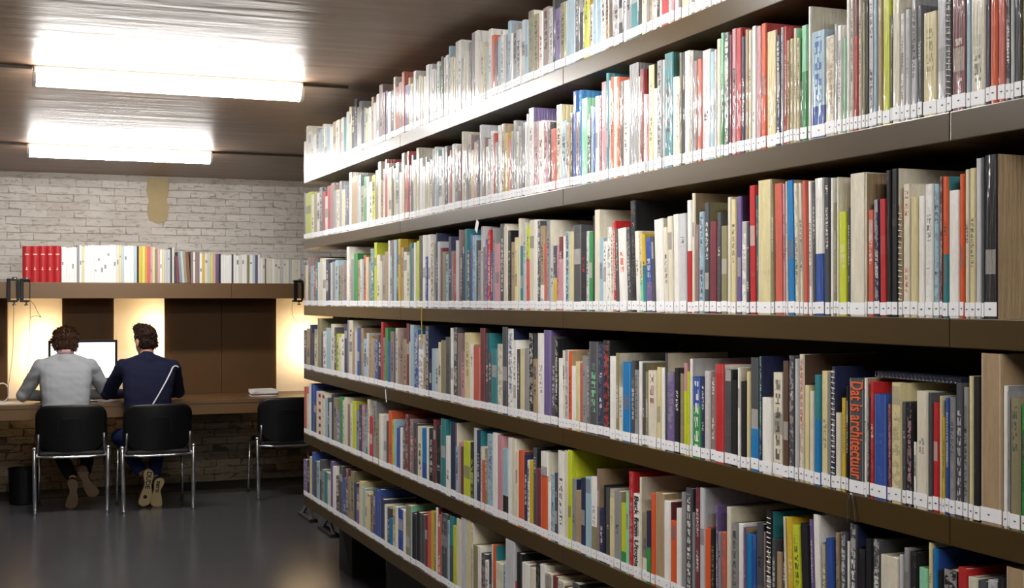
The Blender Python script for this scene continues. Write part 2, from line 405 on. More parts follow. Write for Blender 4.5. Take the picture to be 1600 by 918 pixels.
ROWS['B'] = '''825:170:w,cv 832:191:p 840:190:w 848:192:p 855:192:k 860:202:q,T 867:165:i,cc 875:190:s 883:192:x,ch 889:177:k 893:143:b,cu,T 898:176:P,B 904:141:u,cu 907:155:m,T 916:180:k,nw 922:166:s 925:168:b,T 929:151:w,T 934:150:a 938:129:p,T 945:115:t 949:126:l 952:121:o,cb
957:121:i 962:121:o 966:128:z 973:127:w 981:102:g,T 995:120:i 998:109:a,cr,T 1004:148:w 1008:148:p 1011:103:c,ch 1019:139:w,nk 1025:96:g,nk,B 1033:94:l 1036:85:t,nd 1049:121:i 1056:120:w 1060:83:h 1064:82:n,T 1068:81:i,ng 1077:80:l 1081:96:P 1088:93:q,T 1095:80:l
1108:82:s 1115:78:w 1118:62:i,T 1124:52:m,s50e 1129:52:d,nw,B 1137:55:a,T 1141:46:p,nk 1148:45:r,T 1156:58:n 1162:47:x,T 1168:48:i 1173:42:w 1180:42:p,T 1188:38:o,T,cr 1196:51:c,T,cr 1211:56:n,nw,B 1218:43:l,nd 1222:42:r,cr 1227:64:x 1233:61:c 1238:45:i,cm 1243:60:c,ce 1248:127:d
1251:41:m,s60e,T 1260:11:w,ci,T 1265:52:s,nb,B,s30b 1287:58:i,nx 1302:38:l 1306:41:w,ng 1314:60:m,nl 1320:0:w,T 1326:-4:i 1332:-6:a,s70r,T 1339:0:i 1344:5:h,T 1350:-4:k,T 1354:-3:l,nk,B 1363:0:s,T 1369:0:x,T 1377:0:Y,T 1389:24:d 1392:-2:i,T 1405:22:w 1412:16:l,ng 1421:0:g,s50l
1431:10:d 1439:22:c,nh 1461:-2:l,T,ng 1476:-3:k,R 1484:-4:a,ni 1506:-3:s,T 1514:-5:i,nd 1537:0:n,T 1545:-4:o,T 1556:-3:q,T 1568:-2:k,nw 1577:-5:l,T 1582:-4:k,T 1594:-6:y,T 1603:-3:w 1612:-4:l 1626:0:d 1640:0:i'''
ROWS['C'] = '''760:359:r 765:392:b 768:356:g 772:381:p,T 780:350:d,ci 786:354:i,T 792:360:k 797:378:x 803:371:c 808:336:i,ci,T 811:384:t,T 816:348:l,R 821:352:Y,s60q 826:344:i,T 834:343:w,T 838:345:d,nw 843:353:x,s30w 849:380:q,nd 853:344:g,ci 858:382:l,nk 863:384:d,s50y 868:384:p 872:370:a,s70p 878:369:w,T
882:362:s,nk,B 888:362:c,T 894:352:d,cd,T 906:362:k,nr 914:361:l 918:362:e,T,s90e 924:337:k,T 928:328:i,ci,T 935:372:s,nd 941:377:w 947:355:w,nd 953:360:i,L2 957:345:r,L3 962:357:d,L3 967:357:w,no,L4 979:355:d,L4 985:311:k,nw,ck,L2 993:361:w,L4 999:362:c,s40m,L4 1004:366:y,s60t,L4 1009:371:b,s40v,L4 1018:370:d,L4
1023:343:w,T,L4 1037:355:i,L4 1044:338:i,T,L3 1052:335:w,T,L2 1061:334:l,L2 1072:313:w,s55r,L1,T 1079:302:i,cx,T 1084:351:P,T 1091:331:s,nn,B 1099:317:d,ch 1107:346:a,T 1118:332:d 1125:353:h,T 1135:308:i,T 1141:312:c 1149:307:v,cn,T 1157:346:w,ng 1165:347:d 1170:290:r,T,L1 1180:305:t,L1 1183:276:c,cx,T 1204:288:h,L1 1209:287:q,T,L1 1222:287:p,L1
1227:283:i,L1 1230:282:u,T,cx,L2 1241:286:i,L2 1248:286:i,L2 1254:282:q,T,L2 1261:283:w,L1 1267:284:d,L1 1273:279:w,s45b,T,L1 1287:278:d,nw,L1 1295:278:w,T 1300:317:h 1304:277:i,T 1309:331:Y,ni,L1 1322:325:d 1326:272:i,ci,T 1350:271:i,cx,T 1353:328:q,ni 1363:312:n,L1 1372:311:r,s70r,L1,T 1383:266:k,T,L1
1391:264:k,ci,T 1401:320:x,R 1408:288:i,nr,B 1420:308:c,T 1432:306:w,T 1443:288:w,nd 1456:288:s,cr,nk 1466:276:a,s45a,cy 1471:276:o,s45t,ct 1480:298:w,T 1497:272:o,T 1504:265:i,nd 1512:263:c,nd 1522:248:l,T,cd 1532:246:d,T 1536:243:k,cx,T'''
ROWS['D'] = '''640:507:s,T 646:515:b,cu 652:522:w,nd 660:558:x,R 664:509:d,cn 669:560:n,T 673:544:s,T 679:544:l 684:534:i 688:531:h,T 695:526:d 702:512:w,T 707:511:d 713:520:P,T 720:549:p 725:519:c,nh,cc 733:537:w,cx 738:541:q,T 749:512:a,ck,T 757:520:d,ct 762:551:d 767:544:t,T 776:537:i,nd 784:510:d,ck,T 792:513:w,cn,nb 800:531:w 806:545:d
811:544:c,T 818:544:g,T 825:520:k,cd 832:560:x 838:520:w,ct,ng 848:515:v,T 859:525:d,nl 866:529:k 871:559:w,T 877:547:i 881:546:l,cc 887:548:o,cx 892:571:w,T 898:564:c,T 904:567:q 909:555:g 915:548:d 919:533:d,s90d,nm 933:537:n,nw 941:531:k,nr,B,ck 951:556:w,T 960:551:h,ci 965:604:i 971:565:u,T 984:563:d 990:577:g,nk
996:564:w,T 1001:567:d,ch 1006:580:h 1011:578:i,na,B 1024:573:c,T 1031:574:w,T 1037:551:d,ci,T 1041:581:v,ng 1052:574:k,cd 1060:583:h,nx 1067:567:p,s70Y,T 1072:580:Y,T 1076:560:w,cl,T 1080:588:b,s65e,nw,B 1093:590:n 1099:579:l,ni 1108:588:P,nw,B 1116:568:r,T,cw 1130:577:d,ck,T 1141:593:k,T 1151:574:w,ci,T 1156:595:k,T 1165:580:c,T
1171:558:d,s40u,T 1184:556:n,cn,nm 1189:620:w,T 1205:581:i,nk,B 1221:563:z,T 1231:555:d,nl 1240:560:l,T 1246:553:i,nr,B,cz 1254:601:c,T 1263:610:i,T 1271:585:t,s60u,T 1281:579:c,nh 1292:582:g,T 1296:572:n,R,cn 1303:644:i,ng 1312:621:y,nh 1320:603:k 1324:590:d,cw,T 1348:590:w,cx 1353:620:d,nw 1356:596:r,ni,cr 1364:615:b,nl
1384:630:a,np 1391:597:c,nh 1407:627:d,nl 1414:628:k,np 1424:690:w 1430:610:i,ng,cl 1448:613:d,nz 1455:628:r,T 1465:618:c,T 1469:651:y 1474:621:b,nl 1481:620:g,nd 1491:598:d,nl,B 1503:604:g,nk,B 1511:587:c,T,ck 1519:588:k,T 1530:551:x,cx,T 1564:602:w,T,cg 1572:610:g 1576:621:h,nd 1592:632:e,nk 1600:640:k 1612:600:g 1630:620:i 1645:640:c'''
ROWS['E'] = '''640:654:P 645:660:d,nq 651:665:i 658:668:u,s40b,T 666:667:w,T 669:668:k 676:655:a,T 680:663:k,nl 688:653:t,T 696:680:w 702:658:n,ci,T 711:697:s 715:690:p,T 719:697:z,T 723:688:Y,s90Y,T 734:690:k,nY,B 739:668:l,T 744:671:n,ct 749:697:i 752:718:q,T 756:700:h 760:677:s,nv,B 769:675:w,T 776:679:p,T 784:700:s,s35k,T 792:683:w,T 798:684:i,T
804:704:i,T 808:703:o,T,cz 817:710:n,nw 822:718:w 826:718:y,nk 832:699:d,ck 837:730:a,T 844:704:w,s73o,ci,T 855:752:w,T 859:740:s,nd 865:738:d 870:703:w,nk 880:703:i,T 886:702:Y,cY,T 892:747:g,cn 898:765:x,np 906:746:n,T 913:744:s,T 922:744:w,s40h,ng 930:732:P,cx,T 934:793:n 941:757:k,T 945:761:d,ci 951:777:c,nh 958:765:g,nn,cx
968:785:Y,s30e,T 976:768:m,T 981:736:r,np,cr 988:770:w,T 998:745:i,ci,T 1001:800:h,s35i,nd 1009:797:n,s50e,T 1015:770:o,T,cx 1022:768:x,s20x,T 1036:781:w,ca,T 1046:812:o,T 1055:793:w,T 1063:768:g,T 1070:761:d,nw,B 1080:800:g,T 1084:761:a,nw 1091:761:l,cl,T 1099:824:o,T 1109:825:k,nh 1116:789:v 1120:830:g 1125:830:q,nk 1133:791:i,ci,T
1141:816:g,nk,B 1151:817:w,T 1160:823:v,cx 1164:833:u,s20n,T 1173:835:b,T 1180:816:d,ck,nk 1191:830:P 1194:797:k,R,ct 1204:841:d 1211:861:x,T 1220:847:k,ce 1226:808:i,cy,T,L3 1230:808:y,ni,L3 1241:820:Y,nk,L4 1254:818:k,ck,T,L4 1267:812:v,L3 1273:804:w,cw,T,L3 1284:850:h,L2 1292:841:b,T,L3 1304:832:x,nk,L1 1311:830:d,nl,B
1321:845:w,T 1326:817:d,nw,B,cn 1337:856:k,nl 1350:841:k,ck,T 1361:841:d,cd,nw 1373:865:i,nd,T 1402:866:l,T 1410:855:g,T 1420:860:k,nl 1432:885:m,T 1448:842:c,ci 1455:856:u,cb,T 1463:889:k,nr 1471:887:k,nw 1494:885:r,cr,T 1510:900:i,T 1525:905:d 1540:905:l 1555:900:k 1568:884:x,cx,T 1600:890:g 1625:880:d'''
ROWS['F'] = '''600:787:w,T,ci 604:792:d 608:808:u,T 613:790:c 617:790:w,T 621:793:b,T 629:796:w,T 633:787:h,cm,T 640:799:s,T 643:800:k,T 649:798:k,T 656:802:d,T 663:804:a,T 667:798:q,T 672:797:y,T 677:800:h 680:792:w,ca,T 683:803:q,nw,B 688:800:d,ng,B 698:812:s,T 701:805:t,s60d,T 707:820:Y,T 712:809:i,T 719:807:l,T 728:809:c,T 735:815:i
738:850:h,T 745:852:w,T 750:863:d,np 757:874:w 762:865:n,T 766:850:i 769:850:o,ct,T 773:876:i,T 785:880:s 789:840:l,T 803:907:r 806:862:k,T 814:877:w,cd,T 826:885:i 835:880:k 842:880:w,T 850:892:i 862:898:a,ci 870:905:i 880:915:z 892:908:d,ck 903:920:i 918:930:w 935:935:c 950:940:d'''
SPECIAL = {  # told-apart coloured spines in the far stretch of each shelf
 'A': {520:'x', 548:'k', 556:'n', 568:'d', 580:'x', 598:'P', 604:'v', 612:'n', 622:'r', 630:'q', 660:'w', 688:'k', 752:'i', 768:'o', 776:'a'},
 'B': {477:('Y', 9, ['T']), 505:'r', 552:('x', 7, ['T']), 566:'h', 572:'e', 585:'Y', 594:'x', 632:'q', 636:'r', 690:'w', 705:'q', 718:'a', 740:'p', 770:'r', 790:'y'},
 'C': {491:'r', 495:'t', 515:'k', 552:('e', 6, ['T']), 570:'q', 585:'Y', 620:'d', 640:'t', 650:'Y', 655:'d', 665:'b', 690:'a', 708:'r', 716:'P', 725:'t', 735:'b', 743:'d', 757:'v'},
 'D': {481:'x', 490:'k', 500:'h', 512:'s', 528:'Y', 548:'i', 560:'b', 575:'x', 590:'k', 597:'r', 603:'e', 612:'P', 634:'a'},
 'E': {477:'q', 494:('i', 13, ['T', 'X']), 518:'n', 526:'v', 532:'e', 551:('Y', 4, ['T']), 565:'p', 572:'t', 578:'r', 592:'i', 603:'z', 610:'o', 613:'Y', 622:'b', 633:'a'},
 'F': {475:'v', 481:'k', 487:'b', 508:'t', 519:'v', 528:'k', 541:'a', 550:'h', 560:'v', 575:'c', 588:'b'},
}
PAL = {'A':'wwwwwiiillsgcwP', 'B':'wwwwiiillggscdPx', 'C':'wwiiilggdPscxhn', 'D':'wwilgssPdnidxgb', 'E':'wiilgdddsPhxnbw', 'F':'wiclgssdkhdPnbi'}
START = {'A': 800, 'B': 825, 'C': 760, 'D': 640, 'E': 640, 'F': 600}
ENDPX = {'A': 1163, 'B': 1655, 'C': 1556.5, 'D': 1660, 'E': 1650, 'F': 965}
HT = {'A': (.19,.255), 'B': (.21,.28), 'C': (.215,.29), 'D': (.21,.285), 'E': (.2,.28), 'F': (.2,.26)}
books = []
for rk, txt in ROWS.items():
    rnd = random.Random(ord(rk))
    L = []
    x = 474.0; sp = dict(SPECIAL[rk]); prev = 'w'
    while x < START[rk] - 1.5:
        nx = x + rnd.uniform(2.6, 5.4)
        hit = [k for k in sp if x - 1 <= k < nx]
        oo_ = []
        if hit:
            c = sp.pop(hit[0])
            if isinstance(c, tuple): nx = max(x, hit[0]) + c[1]; oo_ = c[2]; c = c[0]
        else:
            c = rnd.choice(PAL[rk])
            if rnd.random() < .03: c = rnd.choice('rbtoyeavq')
        nx = min(nx, START[rk])
        if START[rk] - nx < 1.5: nx = START[rk]
        L.append(dict(x=x, top=None, c=c, o=oo_, far=True, hh=.27 if oo_ else None)); x = nx
    for e in txt.split():
        a = e.split(':'); oo = a[2].split(',')
        L.append(dict(x=float(a[0]), top=None if a[1] == '-' else float(a[1]), c=oo[0], o=oo[1:], far=False))
    if rk in 'AF':                       # the shelves go on towards the viewer, out of frame
        x = ENDPX[rk]
        while x < 1600:
            L.append(dict(x=x, top=None, c=rnd.choice(PAL[rk]), o=[], far=False)); x += rnd.uniform(6, 14) * (x/1000)
        end = 1610
    else: end = ENDPX[rk]
    z0 = LEV[rk]
    for i, b in enumerate(L):
        xe = L[i+1]['x'] if i+1 < len(L) else end
        b['xe'] = xe; b['row'] = rk; b['idx'] = i
        b['vf'] = UB / rr(b['x']); b['vn'] = UB / rr(xe)
        Z = Zd(UB, b['vf'])
        if b.get('hh'): h = b['hh']
        elif b['top'] is None: h = rnd.uniform(*HT[rk]) if rnd.random() > .12 else HT[rk][1] + .02
        else: h = CAMZ + (HOR - b['top']) * Z / F - z0
        hm = .318 if rk != 'A' else .306
        b['h'] = max(.12, min(h, hm))
        b['px'] = (xe - b['x']) * b['h'] * F / Z if (rk not in 'AF' or b['x'] < ENDPX[rk]) else 0
        if b['x'] > 1598: b['px'] = 0
        if rk == 'E': # lowest part of these is below the frame
            yb = HOR + (CAMZ - z0) * F / Z
            if yb > 918: b['px'] *= max(.05, 1 - (yb-918)/(b['h']*F/Z))
        b['opt'] = b['o']
    books += L
order = sorted(books, key=lambda b: -b['px'])
for n, b in enumerate(order): b['solo'] = n < 292

def geo_cover(bm, L, b, mat4, seed):
    """three boards of the cover as one bent profile with the spine at u=0, two height bands"""
    col, ink, suv, sty = L
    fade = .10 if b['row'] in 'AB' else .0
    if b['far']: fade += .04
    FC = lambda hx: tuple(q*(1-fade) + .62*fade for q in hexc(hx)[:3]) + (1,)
    t = b['t']; h = b['h']; d = b['d']; e = .0016 if t < .012 else .0024
    e = min(e, t*.3)
    opts = {o[0]: o[1:] for o in b['opt'] if o[0] not in 's'}
    split = next((o for o in b['opt'] if o[0] == 's' and len(o) > 1), None)
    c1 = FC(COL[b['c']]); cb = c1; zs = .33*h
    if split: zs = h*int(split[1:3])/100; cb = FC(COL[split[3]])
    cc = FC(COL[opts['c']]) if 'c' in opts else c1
    lum = sum(c1[:3])/3
    inkc = hexc(COL[opts['n']]) if 'n' in opts else (hexc('25252a') if lum > .22 else hexc('d9d6cc'))
    rs = random.Random(seed)
    f = rs.uniform(95, 190) if 'B' not in opts else rs.uniform(45, 80)
    f *= .012/max(t, .006) if 'B' not in opts else .02/max(t, .012)
    f = max(28, min(f, 230))
    y0 = h*rs.uniform(.2, .5); y1 = h*rs.uniform(.62, .95)
    if 'B' in opts: y0, y1 = h*.12, h*.95
    if 'T' in opts or (b['far'] and rs.random() < .5): y0 = 9
    rb = min(t*.22, .003)
    # profile in (u,v): outer then inner; v from 0 (near, towards viewer) to t
    outer = [(d, 0), (rb, 0), (0, rb), (0, t-rb), (rb, t), (d, t)]
    inner = [(d, t-e), (e*1.6, t-e), (e*1.6, e), (d, e)]
    zl = [0, zs, h]
    prof = outer + inner
    rows = [[bm.verts.new(mat4 @ Vector((p[0], p[1], z))) for p in prof] for z in zl]
    n = len(prof)
    for k in range(2):
        for i in range(n):
            f_ = bm.faces.new((rows[k][i], rows[k][(i+1) % n], rows[k+1][(i+1) % n], rows[k+1][i]))
            spine = i in (1, 2, 3)
            c = (cb if k == 0 else c1) if spine else (cc if i == 0 else c1)
            for lp, (pi, zi) in zip(f_.loops, ((i, zl[k]), ((i+1) % n, zl[k]), ((i+1) % n, zl[k+1]), (i, zl[k+1]))):
                lp[col] = c; lp[ink] = inkc
                lp[suv] = (1 - prof[pi][1]/t if i == 2 else -3.0, zi, seed % 97)
                lp[sty] = (f, y0, y1)
    for r_, rev in ((rows[0], True), (rows[2], False)):
        for q in ((0,1,8,9), (1,2,3,4,7,8), (4,5,6,7)):
            vs = [r_[i] for i in q]
            f_ = bm.faces.new(vs[::-1] if rev else vs)
            for lp in f_.loops: lp[col] = c1; lp[ink] = inkc; lp[suv] = (-3, 0, 0); lp[sty] = (f, 9, 0)
def mk_layers(bm):
    l = bm.loops.layers
    return (l.float_color.new('col'), l.float_color.new('ink'), l.float_vector.new('suv') if hasattr(l, 'float_vector') else l.float_color.new('suv'), l.float_vector.new('sty') if hasattr(l, 'float_vector') else l.float_color.new('sty'))

landmarks = {
 ('A',839):'orange spine', ('A',865):'violet spine', ('A',882):'grey book with orange letters', ('A',911):'pale spine turning yellow', ('A',965):'black spine with white letters', ('A',984):'teal spine', ('A',1032):'red spine', ('A',1110):'brown spine',
 ('B',860):'salmon spine', ('B',893):'blue spine', ('B',907):'mint spine', ('B',938):'pink spine', ('B',981):'wide rounded grey spine', ('B',1036):'tall teal spine', ('B',1088):'salmon red spine',
 ('B',1148):'bright red spine', ('B',1188):'orange spine', ('B',1196):'wide pale yellow spine', ('B',1251):'green spine', ('B',1265):'blue-patterned spine', ('B',1332):'dark red spine', ('B',1377):'lime yellow spine', ('B',1439):'wide cream book', ('B',1476):'black spiral binding', ('B',1484):'maroon spine', ('B',1514):'wide ivory book with lettering', ('B',1545):'bright orange spine',
 ('C',772):'pink spine', ('C',811):'teal spine', ('C',849):'salmon spine', ('C',872):'maroon spine', ('C',918):'bright green spine', ('C',957):'leaning red spine', ('C',985):'tall black spine', ('C',1009):'blue and violet spine', ('C',1072):'white and red spine', ('C',1107):'wide maroon spine',
 ('C',1149):'violet spine', ('C',1170):'slim red spine', ('C',1183):'wide cream binder', ('C',1209):'salmon red spine', ('C',1230):'bright blue spine', ('C',1273):'half white half blue spine', ('C',1309):'lime yellow spine', ('C',1326):'widest ivory spine', ('C',1372):'deep red spine', ('C',1408):'red-patterned spine', ('C',1466):'half maroon spine', ('C',1497):'orange spine', ('C',1536):'wide black spine',
 ('D',669):'navy spine', ('D',738):'salmon spine', ('D',767):'teal spine', ('D',784):'tall charcoal spine', ('D',848):'violet-blue spine', ('D',887):'orange spine', ('D',941):'black spine with red letters', ('D',971):'bright blue spine', ('D',1041):'mottled violet spine', ('D',1072):'lime spine', ('D',1080):'blue and green spine', ('D',1116):'bright red spine', ('D',1184):'tall navy spine',
 ('D',1205):'ivory spine with bold black letters', ('D',1246):'red-patterned spine', ('D',1271):'teal and blue spine', ('D',1296):'navy spiral binding', ('D',1312):'slim yellow spine', ('D',1324):'charcoal book with orange letters', ('D',1356):'red book with red cover', ('D',1364):'wide blue spine', ('D',1414):'black spine', ('D',1455):'plain red spine', ('D',1530):'huge tan book',
 ('E',658):'bright blue spine', ('E',702):'navy spine', ('E',723):'lime yellow spine', ('E',776):'pink spine', ('E',808):'slim orange spine', ('E',826):'yellow spine', ('E',844):'half white half orange spine', ('E',886):'yellow-green book', ('E',906):'navy-blue spine', ('E',968):'lime and green spine', ('E',981):'red spine', ('E',988):'white spine lettered Back from Utopia', ('E',1015):'orange-red spine beside a tan cover', ('E',1046):'short orange spine', ('E',1070):'charcoal spine with white letters',
 ('E',1099):'orange spine', ('E',1164):'bright blue short spine', ('E',1194):'black spiral binding', ('E',1230):'leaning yellow spine', ('E',1241):'leaning lime spine', ('E',1292):'leaning blue spine', ('E',1326):'dark spine with white letters', ('E',1373):'wide ivory spine', ('E',1432):'mint green spine', ('E',1455):'slim blue spine', ('E',1494):'deep red cover', ('E',1568):'big tan cover',
 ('F',621):'blue spine', ('F',633):'pale green cover', ('F',643):'first black spine', ('F',672):'ochre spine', ('F',683):'red-patterned spine', ('F',701):'teal spine', ('F',719):'wide light grey spine', ('F',738):'olive spine', ('F',789):'wide whitish spine', ('F',806):'black spine beside a white cover'}
ROWN = {'A':'top shelf', 'B':'second shelf', 'C':'third shelf', 'D':'fourth shelf', 'E':'fifth shelf', 'F':'lowest shelf'}
ORD = ['next', 'second', 'third', 'fourth', 'fifth', 'sixth', 'seventh', 'eighth', 'ninth', 'tenth', 'eleventh', 'twelfth', 'thirteenth', 'fourteenth', 'fifteenth', 'sixteenth', 'seventeenth', 'eighteenth', 'nineteenth', 'twentieth']
byrow = {k: [b for b in books if b['row'] == k] for k in ROWS}
for b in books:
    if b['far'] and 'T' in b['o']:
        b['solo'] = True; b['lm'] = {'X': 'thick ivory spine with a column of red dots'}.get(b['o'][-1], {('B','Y'): 'first yellow spine', ('B','x'): 'wide tan spine', ('C','e'): 'grass green spine', ('E','Y'): 'slim lime spine'}.get((b['row'], b['c']), 'plain spine'))
for (rk, x), ph in landmarks.items():
    hit = [b for b in byrow[rk] if abs(b['x']-x) < .6 and not b['far']]
    if hit: hit[0]['lm'] = ph; hit[0]['solo'] = True
def book_label(b):
    rk = b['row']; i = b['idx']; row = byrow[rk]
    if 'lm' in b:
        s = b['lm'] + ' on the ' + ROWN[rk] + ' of the long bookcase'
        return s if len(s.split()) <= 16 else b['lm'] + ' on the ' + ROWN[rk]
    best = None
    for j, q in enumerate(row):
        if 'lm' in q and (best is None or abs(j-i) < abs(best[0]-i)): best = (j, q)
    j, q = best; n = abs(j-i); side = 'right' if i > j else 'left'
    w_ = 'slim ' if b['t'] < .014 else ('thick ' if b['t'] > .034 else '')
    pos = (ORD[n-1] + (' ' + side + ' of' if n > 1 else ' on the ' + side + ' of'))
    if n == 1: pos = 'directly ' + side + ' of'
    s = '%s%s book, %s the %s, %s' % (w_, CNAME[b['c']], pos, q['lm'], ROWN[rk])
    if len(s.split()) > 16: s = '%s book, %s the %s, %s' % (CNAME[b['c']], pos, q['lm'], ROWN[rk])
    return s
labmat = [M['label'], M['print']]
def geo_label(bm, b, mat4, seed, mi0=0, far=False):
    t = b['t']; w0 = .0006; lh = .026
    rs = random.Random(seed*3+1); z0 = .003 + rs.uniform(0, .003)
    m = min(.0006, t*.05)
    box_pts = [(-w0, m, z0), (-w0, t-m, z0), (-w0, t-m, z0+lh), (-w0, m, z0+lh)]
    fr = [bm.verts.new(mat4 @ Vector(p)) for p in box_pts]; bk = [bm.verts.new(mat4 @ Vector((w0, p[1], p[2]))) for p in box_pts]
    fs = [bm.faces.new(fr)] + [bm.faces.new((fr[i], bk[i], bk[(i+1) % 4], fr[(i+1) % 4])) for i in range(4)]
    for f in fs: f.material_index = mi0
    if t > .006:
        a = min(.005, t*.3); c = t*.5 + rs.uniform(-.1, .1)*t; zz = z0 + lh*.45
        for (ya, yb, za, zb) in ((c-a*.5, c+a*.1, 0, .0028), (c+a*.25, c+a*.5, .0004, .0030), (c-a*.7, c-a*.55, .001, .003)):
            f = bm.faces.new([bm.verts.new(mat4 @ Vector((-w0*1.7, y, zz+z_))) for y, z_ in ((ya, za), (yb, za), (yb, zb), (ya, zb))])
            f.material_index = mi0+1
def geo_pages(bm, b, mat4, mi=0):
    t = b['t']; e = min(.0016 if t < .012 else .0024, t*.3)
    a = Vector((.004, e+.0001, .002)); c = Vector((b['d']-.003, t-e-.0001, b['h']-.0035))
    vs = [bm.verts.new(mat4 @ Vector((x, y, z))) for x in (a.x, c.x) for y in (a.y, c.y) for z in (a.z, c.z)]
    for q in [(0,1,3,2),(4,6,7,5),(0,4,5,1),(2,3,7,6),(0,2,6,4),(1,5,7,3)]: bm.faces.new([vs[i] for i in q]).material_index = mi
for b in books:
    gapv = min(.0008, (b['vf']-b['vn'])*.08)
    b['t'] = max(.003, b['vf'] - b['vn'] - 2*gapv)
    b['d'] = min(.25, max(.13, b['h']*random.uniform(.7, .85)))
    b['y'] = b['vn'] + gapv; b['lean'] = 0
    for o_ in b['opt']:
        if o_[0] == 'L': b['lean'] = float(o_[1:])
TITLE = {('D',1324): ('Dat is architectuur', hexc('e0602c')), ('E',988): ('Back from Utopia', hexc('17171a'))}
sb = {'book': bmesh.new(), 'foil': bmesh.new()}; sL = {k: mk_layers(v) for k, v in sb.items()}
sp_, sl_ = bmesh.new(), bmesh.new()
nsolo = 0
for n, b in enumerate(books):
    foil = b['row'] in 'AB' or (b['row'] == 'C' and n % 4 == 0)
    mk = 'foil' if foil else 'book'
    org = Vector((UB + .0015 + random.uniform(0, .003), b['y'], LEV[b['row']]))
    rot = Matrix()
    if b['lean']:
        a = -R(b['lean']*.8)            # top tips away from the viewer, towards +v
        rot = Matrix.Translation((0, b['t'], 0)) @ Matrix.Rotation(a, 4, 'X') @ Matrix.Translation((0, -b['t'], 0))
    if not b['solo']:
        m4 = Matrix.Translation(org) @ rot
        geo_cover(sb[mk], sL[mk], b, m4, n); geo_pages(sp_, b, m4); geo_label(sl_, b, m4, n)
        continue
    nsolo += 1
    bm = bmesh.new(); L_ = mk_layers(bm); geo_cover(bm, L_, b, rot, n)
    o = obj('book', bm, M[mk]); o.location = org
    tag(o, book_label(b), 'book', 'books on the %s of the long bookcase' % ROWN[b['row']])
    bm = bmesh.new(); geo_pages(bm, b, rot); obj('page_block', bm, M['pages'], o)
    bm = bmesh.new(); geo_label(bm, b, rot, n); obj('spine_label', bm, labmat, o)
    if 'X' in b['opt']:
        bm = NB()
        for k in range(6):
            for q in ((0,) if k else (0, 1)): box(bm, (-.0006, b['t']*(.6-.45*q)-b['t']*.11, b['h']*(.92-k*.155)-.009), (.0008, b['t']*(.6-.45*q)+b['t']*.11, b['h']*(.92-k*.155)+.009))
        obj('red_mark', bm, M['red_cloth'], o)
    if 'R' in b['opt']:
        bm = NB(); nn = int(b['h']/.0115)
        for k in range(nn):
            z = .034 + k*.0115
            if z > b['h']-.008: break
            tube(bm, [(.006, b['t']*.12, z), (-.0022, b['t']*.3, z+.001), (-.0026, b['t']*.7, z+.002), (.006, b['t']*.88, z+.003)], .0011, 5)
        obj('spiral_binding', bm, M['white_body'], o)
    key = (b['row'], int(b['x']))
    if key in TITLE:
        s, c = TITLE[key]
        cu = bpy.data.curves.new('title_lettering', 'FONT'); cu.body = s; cu.extrude = .0002; cu.align_x = 'CENTER'; cu.align_y = 'CENTER'
        cu.size = b['t']*(.95 if key[0] == 'D' else .8); cu.offset = .0008 if key[0] == 'D' else .0005
        t_ = NT('title_ink'); t_.base(c, .5); cu.materials.append(t_.m)
        to = bpy.data.objects.new('title_lettering', cu); link(to, o)
        # reads from the top of the spine downwards, facing the aisle (-u)
        to.rotation_euler = Matrix(((0, 0, -1), (0, -1, 0), (-1, 0, 0))).to_euler()
        bpy.context.view_layer.update()
        ln = max(.01, to.dimensions.x); k = b['h']*.84/ln
        to.scale = (k, 1.2 if key[0] == 'D' else 1.15, 1)
        me = bpy.data.meshes.new_from_object(to.evaluated_get(bpy.context.evaluated_depsgraph_get()))
        t2 = bpy.data.objects.new('title_lettering', me); link(t2, o)
        t2.rotation_euler = to.rotation_euler; t2.scale = to.scale
        bpy.data.objects.remove(to); to = t2
        to.location = (-.0008, b['t']*.5, .034 + (b['h']-.04)*.5)
print('solo books', nsolo, 'of', len(books))
# all the other books, too many and too thin to build one by one
bmA = sb['book']
root = obj('book_rows', bmA, M['book']); tag(root, 'hundreds of thin books packed along the six shelves between the larger ones', 'books', kind='stuff')
for nm, bm, m in (('foil_covers', sb['foil'], M['foil']), ('page_blocks', sp_, M['pages']), ('spine_labels', sl_, labmat)):
    o = obj(nm, bm, m, root); o['kind'] = 'stuff'
# spiral notebook lying on the books of the fourth shelf
o = empty('spiral_notebook', (0, 0, 0)); tag(o, 'dark spiral notebook lying flat on top of the books of the fourth shelf', 'notebook')
v0, v1 = UB/rr(1352), UB/rr(1482); zt = LEV['D'] + max(b['h'] for b in byrow['D'] if 1350 < b['x'] < 1480 or 1340 < b['x'] < 1350) + .0015
o.location = (UB+.02, v1, zt)
bm = NB(); box(bm, (.01, 0, 0), (.22, v0-v1, .012), bevel=.001); obj('cover', bm, simple('navy_notebook_cover', '1d2440', .5), o)
bm = NB()
for k in range(22):
    y = .006 + k*(v0-v1-.012)/21
    tube(bm, [(.014, y, -.0003), (.001, y, .003), (.001, y, .011), (.014, y, .0135)], .0012, 5)
obj('spiral_binding', bm, M['steel'], o)
